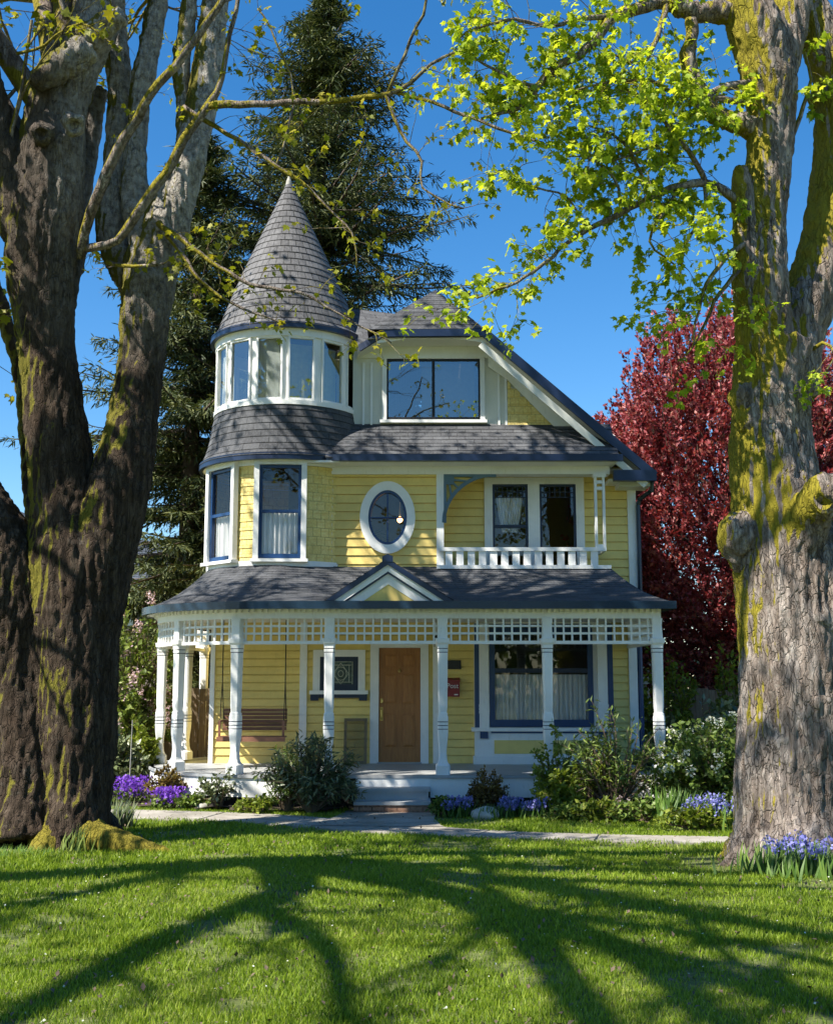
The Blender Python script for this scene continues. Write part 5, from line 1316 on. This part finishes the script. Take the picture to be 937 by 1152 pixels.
# ------------------------------------------------------------------ ground, path, beds
def gz(x, y): return ground_z(x, y)
xs = sorted(set([-160, -80, -40, -25] + [(-16 + .5 * i) for i in range(65)] + [25, 40, 80, 160])); ys = sorted(set([-80, -40, -15] + [(-4 + .5 * i) for i in range(76)] + [45, 60, 100, 200]))
v = [(x, y, gz(x, y)) for y in ys for x in xs]; nx = len(xs)
f = [(j * nx + i, j * nx + i + 1, (j + 1) * nx + i + 1, (j + 1) * nx + i) for j in range(len(ys) - 1) for i in range(nx - 1)]
me = bpy.data.meshes.new('ground'); me.from_pydata(v, [], f); link(me, 'ground', M['ground'], None, True, 'structure')
def bez(pts, n=60):
    s = smooth_path([(Vector((x, y, 0)), w) for x, y, w in pts], .3); return s
PATH = bez([(-14, 19.6, .55), (-9, 19.2, .55), (-4.6, 18.55, .55), (-2.4, 18.0, .55), (-.8, 17.1, .55), (1.2, 16.1, .42), (4.4, 15.35, .40), (8, 14.8, .40), (14, 14.2, .5)])
WALK = bez([(-.42, 18.8, .72), (-.5, 18.0, .78), (-.55, 17.0, .95)])
def on_path(x, y, m=0.0):
    for P in (PATH, WALK):
        for p, w in P:
            if (p.x - x) ** 2 + (p.y - y) ** 2 < (w + m) ** 2: return True
    return False
def ribbon(P, dz, name):
    mb = MB(); pr = []; dist = 0
    for i, (p, w) in enumerate(P):
        d = P[min(i + 1, len(P) - 1)][0] - P[max(i - 1, 0)][0]; d.normalize(); n = Vector((-d.y, d.x, 0)); row = []
        for k in range(7):
            q = p + n * w * (k / 3 - 1) * (1 + .05 * noise.noise(p * 1.3 + Vector((k, 0, 0)))); row.append(Vector((q.x, q.y, gz(q.x, q.y) + dz)))
        pr.append(row)
        if i % 5 == 4:
            for dd_, dzz in ((.012, -.02), (.03, -.02), (.042, 0)): pr.append([q + d * dd_ + Vector((0, 0, dzz)) for q in row])
    for a, b in zip(pr, pr[1:]):
        for k in range(6): mb.face([a[k], b[k], b[k + 1], a[k + 1]])
        for k in (0, 6): mb.face([a[k], b[k], b[k] - Vector((0, 0, .08)), a[k] - Vector((0, 0, .08))])
    mb.build(name, M['concrete'], None, True, 'structure')
ribbon(PATH, .022, 'garden_path'); ribbon(WALK, .030, 'front_walk')
BEDS = [[(-7.5, 20.9), (-5.2, 19.9), (-4.0, 19.35), (-2.6, 18.95), (-1.4, 18.75), (-1.2, 19.5), (-2.2, 19.6), (-3.6, 20.1), (-4.7, 21.5), (-5.1, 24), (-9, 24), (-9, 21.5)],
        [(.3, 19.35), (.35, 18.6), (1.2, 18.2), (2.6, 17.9), (4.0, 17.75), (5.5, 17.2), (6.8, 17.0), (9, 19), (8.5, 24), (4.4, 24), (4.4, 19.3)]]
def in_poly(x, y, P):
    c = False; j = len(P) - 1
    for i in range(len(P)):
        if (P[i][1] > y) != (P[j][1] > y) and x < (P[j][0] - P[i][0]) * (y - P[i][1]) / (P[j][1] - P[i][1]) + P[i][0]: c = not c
        j = i
    return c
for P in BEDS:
    mb = MB(); x0, x1 = min(p[0] for p in P), max(p[0] for p in P); y0, y1 = min(p[1] for p in P), max(p[1] for p in P); st = .2; x = x0
    while x < x1:
        y = y0
        while y < y1:
            if in_poly(x + st / 2, y + st / 2, P):
                h = lambda a, b: Vector((a, b, gz(a, b) + .04 + .05 * noise.noise(Vector((a * 2, b * 2, 0)))))
                mb.face([h(x, y), h(x + st, y), h(x + st, y + st), h(x, y + st)])
            y += st
        x += st
    mb.build('flower_bed', M['mulch'], None, True, 'structure')

# lawn: real blades
lawn_pts = []
trunks = [(lb.x, lb.y, .85), (rb_.x, rb_.y, .85), (-6.95, 10.4, .6)]
def blades(n, y0, y1, h, wd, out):
    k = 0
    while k < n:
        m = 60000
        y = NR.uniform(y0, y1, m); x = NR.uniform(-1, 1, m) * (.40 * y + 2.6)
        y_ = y; keep = NR.random(m) < (.40 * y + 2.6) / (.40 * y1 + 2.6)
        x, y = x[keep], y[keep]
        P = np.array([(p.x, p.y) for p, w in PATH + WALK]); W = np.array([w for p, w in PATH + WALK]) - .06
        d = ((x[:, None] - P[None, :, 0]) ** 2 + (y[:, None] - P[None, :, 1]) ** 2 < W[None] ** 2).any(1)
        for tx, ty, tr in trunks: d |= (x - tx) ** 2 + (y - ty) ** 2 < (tr * .8) ** 2
        d |= (np.abs(x + .42) < .7) & (y > 18.7)
        ww = np.array([.10 * noise.noise(Vector((a * 3, b * 3, 2))) for a, b in zip(x[::1], y[::1])]) if False else 0
        x, y = x[~d], y[~d]
        x, y = x[:n - k], y[:n - k]; out.append((x, y, np.full(len(x), h), np.full(len(x), wd))); k += len(x)
out = []
blades(230000, 4.6, 9.0, .047, .0065, out); blades(190000, 8.7, 13.5, .052, .009, out); blades(150000, 13.2, 19.4, .056, .013, out)
x = np.concatenate([o[0] for o in out]); y = np.concatenate([o[1] for o in out]); h = np.concatenate([o[2] for o in out]); wd = np.concatenate([o[3] for o in out])
inb = np.array([any(in_poly(a, b, P) for P in BEDS) for a, b in zip(x, y)]); keepm = ~inb | (NR.random(len(x)) < .25)
thin = np.array([noise.noise(Vector((a * 1.1, b * 1.1, 9))) + .5 * noise.noise(Vector((a * 3.3, b * 3.3, 4))) for a, b in zip(x, y)])
keepm &= NR.random(len(x)) > np.clip((thin - .12) * 2.6, 0, .85)
for tx, ty, tr in trunks: keepm &= NR.random(len(x)) < np.clip((np.hypot(x - tx, y - ty) - tr * .75) / .9, .12, 1)
x, y, h, wd = x[keepm], y[keepm], h[keepm], wd[keepm]; n = len(x)
zg = np.array([gz(a, b) for a, b in zip(x, y)]); patch = np.array([noise.noise(Vector((a * .8, b * .8, 5))) for a, b in zip(x, y)])
h = h * NR.uniform(.45, 1.25, n) * (1 + .45 * patch); an = NR.uniform(0, 2 * np.pi, n); ln = NR.uniform(.15, .95, n); la = NR.uniform(0, 2 * np.pi, n)
p0 = np.stack([x, y, zg - .004], 1); sd = np.stack([np.cos(an), np.sin(an), np.zeros(n)], 1) * wd[:, None] * .5; lean = np.stack([np.cos(la) * ln, np.sin(la) * ln, np.ones(n)], 1)
tip = p0 + lean * h[:, None] * np.array([.8, .8, 1]); mid = p0 + lean * np.array([.3, .3, .55]) * h[:, None]
V = np.stack([p0 - sd, p0 + sd, mid + sd * .8, mid - sd * .8, tip], 1).reshape(-1, 3)
tri = (np.array([(0, 1, 2), (0, 2, 3), (3, 2, 4)])[None] + (np.arange(n) * 5)[:, None, None]).reshape(-1, 3)
tri_mesh('grass', V, tri, ML['grass'], None, 'stuff')
# fallen petals and bits in the grass
LS = Leaves()
for i in range(600):
    yy = rnd.uniform(5, 16); xx = rnd.uniform(-1, 1) * (.37 * yy + .5)
    if on_path(xx, yy): continue
    LS.add((xx, yy, gz(xx, yy) + rnd.uniform(.02, .05)), rv(), (UP + rv() * .6), rnd.uniform(.010, .022))
LS.build('fallen_petals', 'petal', ML['white'], None, 'stuff')
LS = Leaves()
for i in range(2500):
    yy = rnd.uniform(5, 19); xx = rnd.uniform(-1, 1) * (.37 * yy + .5)
    zz = gz(xx, yy) + (.032 if on_path(xx, yy) else rnd.uniform(.02, .05))
    LS.add((xx, yy, zz), rv() + Vector((0, 0, 0)), (UP + rv() * .25), rnd.uniform(.02, .055))
LS.build('fallen_leaves', 'leaf', M['twig'], None, 'stuff')

# ------------------------------------------------------------------ shrubs and flowers
def shrub(name, px, py, Y, rx, rz, nst, k, size, mat, label, cat, tpl='leaf', flowers=None, open_=.4, ry=None, group=None, stem_r=.012, base=None, up=.6, zc=None, fl_only_top=False):
    p = at(px, py, Y); b = Vector((p.x, Y, gz(p.x, Y) + .03)) if base is None else Vector(base)
    t = thing(name, b, label, cat, group); ry = ry or rx * .8
    br = MB(); LS = Leaves(); FL = Leaves()
    for i in range(nst):
        a = rnd.random() * 6.283; e = rnd.random() ** .5
        tipp = b + Vector((math.cos(a) * rx * e, math.sin(a) * ry * e, rz * (2 * math.sqrt(max(.05, 1 - (e * .92) ** 2)) * rnd.uniform(.35, .55) + .0)))
        tipp.z = b.z + rz * rnd.uniform(.35, 1.0) * math.sqrt(max(.12, 1 - (e * .9) ** 2))
        tipp.z *= 1
        m_ = b.lerp(tipp, .5) + Vector((0, 0, rz * .10)) + rv() * rx * .12
        pth = [b + Vector((math.cos(a) * .06, math.sin(a) * .06, 0)), b.lerp(m_, .6) + rv() * .03, m_, m_.lerp(tipp, .6) + rv() * .04, tipp]
        br.tube(pth, [stem_r, stem_r * .8, stem_r * .6, stem_r * .45, stem_r * .25], 4, False)
        for j in range(k):
            u = 1 + open_ * 0 + 3 * rnd.random() ** .7; u = min(u, 3.999); s = int(u); q = pth[s].lerp(pth[s + 1], u - s)
            d = ((pth[s + 1] - pth[s]).normalized() * .5 + rv()).normalized()
            LS.add(q + rv() * rx * .13 * rnd.random(), d, (UP * .8 + rv() * .8), size * rnd.uniform(.6, 1.3))
        if flowers and rnd.random() < flowers[1]:
            for j in range(flowers[2]): FL.add(tipp + rv() * flowers[3] + Vector((0, 0, flowers[4] * rnd.random())), rv(), rv(), flowers[5] * rnd.uniform(.7, 1.3))
    br.build('stem', M['twig'], t); LS.build('foliage', tpl, mat, t)
    if flowers and FL.p: FL.build('blossom', 'petal', flowers[0], t)
    return t
# left side
shrub('lilac_bush', 143, 800, 23.6, 1.15, 4.0, 150, 46, .12, ML['lilac'], 'tall pale green lilac bush with pink blossom between the left maple and the porch', 'bush', flowers=(ML['pink'], .22, 60, .09, .22, .045), ry=1.0, stem_r=.025)
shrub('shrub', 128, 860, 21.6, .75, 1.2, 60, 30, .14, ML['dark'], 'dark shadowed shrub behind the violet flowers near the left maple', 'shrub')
shrub('shrub', 158, 860, 21.9, .42, 1.3, 40, 34, .11, ML['lime'], 'lime green shrub below the lilac bush', 'shrub')
shrub('shrub', 188, 875, 20.0, .38, .68, 42, 30, .075, ML['rust'], 'small brownish green shrub before the leftmost porch columns', 'shrub')
shrub('shrub', 246, 890, 19.3, .42, .75, 30, 22, .075, ML['dark'], 'small dark twiggy shrub before the porch swing', 'shrub')
shrub('rhododendron', 350, 908, 18.75, .85, 1.3, 110, 34, .12, ML['dark'], 'large grey green rhododendron left of the porch steps', 'shrub', 'long', ry=.55, stem_r=.018)
shrub('shrub', 322, 900, 18.9, .55, 1.25, 40, 24, .10, ML['mid'], 'lighter green leafy stems rising behind the rhododendron', 'shrub', 'long')
# right side
shrub('shrub', 549, 893, 18.9, .36, .75, 60, 30, .06, ML['rust'], 'small reddish rounded shrub just right of the steps', 'shrub')
shrub('shrub', 630, 905, 18.4, .42, .80, 60, 32, .085, ML['lime'], 'pale green rounded shrub before the second column from the right', 'shrub')
shrub('shrub', 622, 890, 18.9, .45, 1.55, 26, 30, .085, ML['lime'], 'upright bright leafy climber against the second column from the right', 'shrub')
shrub('rose_bush', 690, 895, 18.6, .95, 1.85, 70, 26, .11, ML['mid'], 'tall open leafy bush in front of the bay window', 'bush', 'long', ry=.55, stem_r=.02)
shrub('rose_bush', 668, 890, 18.8, .6, 1.5, 40, 24, .11, ML['lime'], 'lighter leaved open bush between the two right porch columns', 'bush', 'long', ry=.4, stem_r=.02)
shrub('shrub', 745, 790, 24.5, 1.0, 3.0, 90, 40, .12, ML['lime'], 'yellow green bush behind the right corner of the porch', 'bush')
shrub('shrub', 822, 800, 23.6, .6, 3.2, 50, 40, .11, ML['lime'], 'yellow green bush between the copper tree and the right maple trunk', 'bush')
shrub('viburnum', 800, 905, 18.4, .95, 1.72, 150, 44, .10, ML['mid'], 'white flowering bush between the porch and the right maple', 'bush', flowers=(ML['white'], .55, 26, .06, .05, .042), ry=.9)
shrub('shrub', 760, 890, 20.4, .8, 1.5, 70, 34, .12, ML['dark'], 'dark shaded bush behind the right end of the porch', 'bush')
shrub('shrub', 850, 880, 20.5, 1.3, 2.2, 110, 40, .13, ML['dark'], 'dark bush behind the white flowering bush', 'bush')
# low border plants
def low(px, py, Y, w, h, n, mat, label, size=.09, name='border_plant', tpl='leaf'):
    return shrub(name, px, py, Y, w, h, n, 16, size, mat, label, 'plant', tpl, None, .4, w * .5)
low(672, 915, 17.9, .62, .30, 60, ML['lime'], 'low lime green ground plant at the lawn edge before the rose bushes')
low(722, 915, 17.7, .60, .34, 60, ML['mid'], 'low mid green ground plant before the rightmost porch column')
low(448, 905, 18.5, .01, .01, 2, ML['mid'], 'x') if False else None
low(290, 900, 18.7, .35, .28, 40, ML['lime'], 'low bright green tuft at the left foot of the rhododendron', .08)
low(217, 895, 19.4, .35, .22, 40, ML['mid'], 'low green plant at the foot of the round porch corner', .08)
low(500, 908, 18.45, .30, .28, 36, ML['mid'], 'low green clump at the right foot of the steps', .08)
low(640, 918, 17.9, .40, .24, 40, ML['mid'], 'low dark green edging plant before the pale rounded shrub', .08)
low(780, 925, 16.6, .55, .36, 60, ML['lime'], 'low pale green plant at the lawn edge beside the right maple', .09)
def straps(px, py, Y, w, h, n, label, mat=None, name='strap_leaf_plant', wide=1.0, flowers=None, cat='plant', group=None, nf=0, lean=.35):
    p = at(px, py, Y); b = Vector((p.x, Y, gz(p.x, Y) + .02)); t = thing(name, b, label, cat, group); LS = Leaves(); FL = Leaves(); br = MB()
    for i in range(n):
        q = b + Vector((rnd.gauss(0, w * .45), rnd.gauss(0, w * .3), 0)); d = (UP + rv() * lean).normalized()
        LS.add(q, d, d.orthogonal() + rv() * .3, h * rnd.uniform(.55, 1.1))
    for i in range(nf):
        q = b + Vector((rnd.gauss(0, w * .42), rnd.gauss(0, w * .28), 0)); d = (UP + rv() * .25).normalized(); L = h * rnd.uniform(.8, 1.25)
        br.tube([q, q + d * L], .004, 3, False)
        for j in range(12): u = rnd.uniform(.55, 1.02); FL.add(q + d * L * u + rv() * .015, (rv() + Vector((0, 0, -.4))), rv(), rnd.uniform(.03, .05))
    LS.build('foliage', 'blade', mat or ML['blade'], t)
    if nf: br.build('stem', ML['blade'], t); FL.build('blossom', 'petal', flowers, t)
    return t
straps(133, 905, 16.8, .30, .40, 90, 'dark strap leaved clump beside the left maple root', ML['dark'])
straps(758, 915, 17.4, .28, .52, 120, 'upright bright green iris leaves right of the porch corner')
straps(795, 918, 16.7, .34, .40, 140, 'bluebell clump beside the left side of the right maple', flowers=ML['bluebell'], name='bluebell_clump', nf=60, cat='flowers')
straps(898, 972, 12.35, .42, .30, 260, 'bluebell clump in front of the right maple trunk', flowers=ML['bluebell'], name='bluebell_clump', nf=55, cat='flowers')
straps(515, 905, 18.35, .26, .26, 80, 'bluebell patch right of the steps', flowers=ML['bluebell'], name='bluebell_clump', nf=36, cat='flowers')
straps(577, 905, 18.3, .26, .26, 80, 'bluebell patch to the right of the pale stone', flowers=ML['bluebell'], name='bluebell_clump', nf=40, cat='flowers')
straps(600, 910, 18.1, .22, .26, 70, 'bluebell patch before the pale rounded shrub', flowers=ML['bluebell'], name='bluebell_clump', nf=34, cat='flowers')
straps(700, 905, 18.0, .35, .3, 40, 'pale lilac flowers beneath the rose bushes', flowers=ML['pink'], name='flower_clump', nf=9, cat='flowers')
straps(88, 945, 14.05, .22, .30, 46, 'pale variegated tuft at the foot of the left maple', ML['lilac'])
straps(20, 960, 13.8, .5, .10, 160, 'rough grass tuft at the left foot of the left maple')
straps(912, 990, 12.2, .7, .26, 260, 'long rough grass beneath the bluebells at the right maple')
straps(548, 915, 18.1, .25, .22, 60, 'grassy tuft around the pale stone')
def flowerpatch(px, py, Y, w, h, label):
    p = at(px, py, Y); b = Vector((p.x, Y, gz(p.x, Y) + .03)); t = thing('flower_clump', b, label, 'flowers'); LS = Leaves(); FL = Leaves()
    for i in range(260): LS.add(b + Vector((rnd.gauss(0, w * .42), rnd.gauss(0, w * .3), rnd.uniform(0, h * .6))), (UP * .6 + rv()), UP + rv(), rnd.uniform(.05, .1))
    for i in range(330): FL.add(b + Vector((rnd.gauss(0, w * .46), rnd.gauss(0, w * .34), h * rnd.uniform(.3, 1.25))), rv() + UP * .4, rv() + UP * .5, rnd.uniform(.03, .06))
    LS.build('foliage', 'leaf', ML['mid'], t); FL.build('blossom', 'petal', ML['purple'], t)
flowerpatch(128, 887, 20.0, .42, .34, 'vivid violet flower clump nearest the left maple trunk')
flowerpatch(152, 885, 20.2, .38, .34, 'vivid violet flower clump just right of the one by the maple')
flowerpatch(188, 890, 19.5, .30, .24, 'small violet flower clump before the round porch columns')
# mossy stone, garden stake
p = at(546, 912, 18.2); sb = Vector((p.x, 18.2, gz(p.x, 18.2)))
mb = MB(); mb.lathe(sb + Vector((0, 0, .06)), [(.02, -.1), (.2, -.08), (.23, .0), (.2, .05), (.12, .09), (.02, .10)], 14)
mb.v = [tuple(Vector(q) + (Vector(q) - sb).normalized() * .05 * noise.noise(Vector(q) * 6)) for q in mb.v]
tag(mb.build('garden_stone', M['stone'], None, True), 'pale rounded stone in the flower bed right of the steps', 'stone')
for (px, py, Y, r, lab) in ((228, 895, 19.35, .11, 'small pale stone below the swing end of the porch'), (205, 893, 19.5, .08, 'smallest pale stone beside the violet flowers')):
    p = at(px, py, Y); q0 = Vector((p.x, Y, gz(p.x, Y)))
    mb = MB(); mb.lathe(q0 + Vector((0, 0, .03)), [(.02, -.06), (r, -.04), (r * 1.1, .01), (r * .8, r * .6), (.02, r * .75)], 12)
    mb.v = [tuple(Vector(q) + (Vector(q) - q0).normalized() * .03 * noise.noise(Vector(q) * 9)) for q in mb.v]
    tag(mb.build('garden_stone', M['stone'], None, True), lab, 'stone')
p = at(145, 890, 20.6); mb = MB(); mb.tube([(p.x, 20.6, gz(p.x, 20.6)), (p.x + .02, 20.6, .85)], .009, 6); tag(mb.build('garden_stake', M['stone'], None), 'thin pale upright stake among the violet flowers', 'stake')

# ------------------------------------------------------------------ fence and neighbouring houses
fx0, fx1 = at(60, 800, 24.5).x, at(232, 800, 24.5).x
fe = thing('board_fence', ((fx0 + fx1) / 2, 24.5, gz(0, 24.5)), 'weathered brown board fence behind the lilac left of the house', 'fence')
mb = MB(); x = fx0; zf = at(150, 775, 24.5).z
while x < fx1: mb.box(x, x + .135, 24.5, 24.52, gz(x, 24.5) + .03, zf + rnd.uniform(-.02, .02)); x += .145
mb.build('board_panel', M['fence'], fe)
mb = MB(); mb.box(fx0, fx1, 24.525, 24.57, zf - .25, zf - .16); mb.box(fx0, fx1, 24.525, 24.57, .0, .09); mb.build('rail', M['fence'], fe)
x = fx0
while x < fx1: mb = MB(); mb.box(x, x + .09, 24.575, 24.665, gz(x, 24.5), zf); mb.build('post', M['fence'], fe); x += 2.0
fx2 = at(760, 800, 25).x
fe2 = thing('board_fence', (fx2 + 5, 25, gz(0, 25)), 'dark board fence behind the bushes right of the house', 'fence')
mb = MB(); x = fx2
while x < fx2 + 10: mb.box(x, x + .135, 25, 25.02, gz(x, 25) + .03, 1.35 + rnd.uniform(-.02, .02)); x += .145
mb.build('board_panel', M['fence'], fe2)
M['nb_wall'] = paint('brown grey siding paint', (.16, .13, .11), .7, .12, .2); M['nb_roof'] = shingle('blue grey shingles', (.05, .06, .08), (.07, .085, .11), .35, .15)
M['nb_beige'] = paint('beige siding paint', (.42, .38, .31), .7, .1, .2)
def neighbour(name, x0, x1, Y, Y2, zw, zr, wall, label, wins=(), axis='x'):
    g0 = gz(x0, Y) - .1; t = thing(name, ((x0 + x1) / 2, Y, g0), label, 'house', 'neighbouring houses')
    mb = MB(); courses(mb, S_plane(Y), x0, x1, g0, zw, .18, [(a, b, c, d) for a, b, c, d in wins], .015); mb.box(x0, x1, Y + .3, Y2, g0, zw - .01); 
    mb.face([(x1, Y, g0), (x1, Y + .31, g0), (x1, Y + .31, zw), (x1, Y, zw)]); mb.face([(x0, Y, g0), (x0, Y + .31, g0), (x0, Y + .31, zw), (x0, Y, zw)])
    if axis == 'y': mb.prism([(x0, Y, zw), (x1, Y, zw), ((x0 + x1) / 2, Y, zr - .1)], (0, Y2 - Y, 0))
    else: mb.prism([(x0, Y, zw), (x0, Y2, zw), (x0, (Y + Y2) / 2, zr - .1)], (x1 - x0, 0, 0))
    mb.build('wall', wall, t); mb = MB(); ov = .45
    if axis == 'x':
        ym = (Y + Y2) / 2
        S1 = lambda u, v, o: Vector((u, Y - ov + (ym - Y + ov) * v / 5 - o * .5, zw - .18 + (zr - zw + .18) * v / 5 + o)); courses(mb, S1, x0 - .3, x1 + .3, 0, 5, .2)
        mb.face([(x0 - .3, ym, zr), (x1 + .3, ym, zr), (x1 + .3, Y2 + ov, zw - .18), (x0 - .3, Y2 + ov, zw - .18)]); mb.box(x0 - .3, x1 + .3, Y - ov - .03, Y - ov + .02, zw - .3, zw - .17)
    else:
        xm = (x0 + x1) / 2
        for s, xe in ((-1, x0 - ov), (1, x1 + ov)):
            mb.prism([(xe, Y - .4, zw - .25), (xe, Y - .4, zw - .13), (xm, Y - .4, zr + .06), (xm, Y - .4, zr - .06)], (0, Y2 - Y + .8, 0))
    mb.build('roof', M['nb_roof'], t)
    for a, b, c, d in wins:
        mb = MB(); 
        for q in ((a - .1, a, c - .1, d + .1), (b, b + .1, c - .1, d + .1), (a, b, d, d + .1), (a, b, c - .1, c)): mb.box(q[0], q[1], Y - .05, Y + .02, q[2], q[3])
        wo = mb.build('window', M['white'], t); mb = MB(); mb.face([(a, Y + .03, c), (b, Y + .03, c), (b, Y + .03, d), (a, Y + .03, d)]); mb.build('pane', M['glass_bright'], wo)
nA = at(40, 700, 33); nB = at(262, 700, 33)
zwA = at(180, 655, 33).z; zrA = at(180, 608, 38).z
neighbour('neighbour_house', nA.x, nB.x, 33, 43, zwA, zrA, M['nb_wall'], 'dim brown neighbour house with blue grey roof behind the lilac', [(at(132, 700, 33).x, at(146, 700, 33).x, at(139, 700, 33).z, at(139, 662, 33).z), (at(192, 700, 33).x, at(214, 700, 33).x, at(200, 700, 33).z, at(200, 664, 33).z)])
neighbour('neighbour_house', at(-120, 600, 36).x, at(22, 600, 36).x, 36, 46, at(10, 590, 36).z, at(-40, 548, 36).z, M['nb_beige'], 'beige gabled neighbour house showing at the far left behind the maple', [], 'y')
nC = at(716, 600, 36); 
neighbour('neighbour_house', nC.x - 3, at(742, 600, 36).x, 36, 46, at(730, 580, 36).z, at(730, 548, 40).z, M['nb_beige'], 'sliver of a neighbour house showing past the right corner of the yellow house', [(nC.x + .25, nC.x + .6, at(725, 600, 36).z, at(725, 585, 36).z)], 'x')
# ragged dark planting further back closes the view at eye level
LS = Leaves()
for i in range(26000):
    a = rnd.uniform(-26, 30); yy = 46 + rnd.uniform(0, 4); hh = 3.2 + 1.6 * noise.noise(Vector((a * .35, 0, 8)))
    LS.add((a, yy, gz(a, yy) + hh * rnd.random() ** .8), rv(), UP + rv(), rnd.uniform(.25, .5))
LS.build('distant_hedge', 'leaf', ML['dark'], None, 'stuff')
# trees across the street behind the camera (they are what the window panes mirror)
LS = Leaves()
for i in range(16000):
    a = rnd.uniform(-45, 45); yy = -24 - rnd.uniform(0, 5); hh = 8.5 + 4.5 * noise.noise(Vector((a * .16, 0, 3))) + 1.5 * noise.noise(Vector((a * .6, 0, 7)))
    LS.add((a, yy, gz(a, yy) + hh * rnd.random() ** .8), rv(), UP + rv(), rnd.uniform(.45, .9))
LS.build('distant_woods', 'leaf', ML['mid'], None, 'stuff')

# ------------------------------------------------------------------ light, sky, camera
SUN_EL, SUN_AZ = R(50), R(58)      # azimuth measured left of the facade's normal, behind the camera
sd = Vector((-math.sin(SUN_AZ) * math.cos(SUN_EL), -math.cos(SUN_AZ) * math.cos(SUN_EL), math.sin(SUN_EL)))
su = bpy.data.lights.new('sun', 'SUN'); su.energy = 5.0; su.angle = R(.53); su.color = (1, .94, .84)
so_ = bpy.data.objects.new('sun', su); COL.objects.link(so_); so_.rotation_euler = sd.to_track_quat('Z', 'Y').to_euler(); so_.location = (-10, -10, 20)
wd_ = bpy.data.worlds.new('World'); scene.world = wd_; wd_.use_nodes = True; nt = wd_.node_tree; nt.nodes.clear()
o = nt.nodes.new('ShaderNodeOutputWorld'); bg = nt.nodes.new('ShaderNodeBackground'); sk = nt.nodes.new('ShaderNodeTexSky'); sk.sky_type = 'NISHITA'; sk.sun_disc = False
sk.sun_elevation = SUN_EL; sk.sun_rotation = math.atan2(sd.x, sd.y); sk.altitude = 300; sk.air_density = 1.0; sk.dust_density = .3; sk.ozone_density = 2.5
hs = nt.nodes.new('ShaderNodeHueSaturation'); hs.inputs['Saturation'].default_value = 1.35
nt.links.new(sk.outputs[0], hs.inputs['Color']); nt.links.new(hs.outputs[0], bg.inputs[0]); bg.inputs[1].default_value = .085; nt.links.new(bg.outputs[0], o.inputs[0])
cam = bpy.data.cameras.new('camera'); cam.sensor_fit = 'HORIZONTAL'; cam.sensor_width = 36; cam.lens = 36 * F_PX / 937; cam.clip_end = 600
co_ = bpy.data.objects.new('camera', cam); COL.objects.link(co_); co_.location = (0, 0, CAM_Z); co_.rotation_euler = (math.pi / 2 + PITCH, 0, 0); scene.camera = co_
scene.view_settings.view_transform = 'Standard'; scene.view_settings.look = 'None'; scene.view_settings.gamma = 1; scene.view_settings.exposure = 1.25
scene.view_settings.use_curve_mapping = False
scene.cycles.max_bounces = 7; scene.cycles.transparent_max_bounces = 12; scene.cycles.use_denoising = True
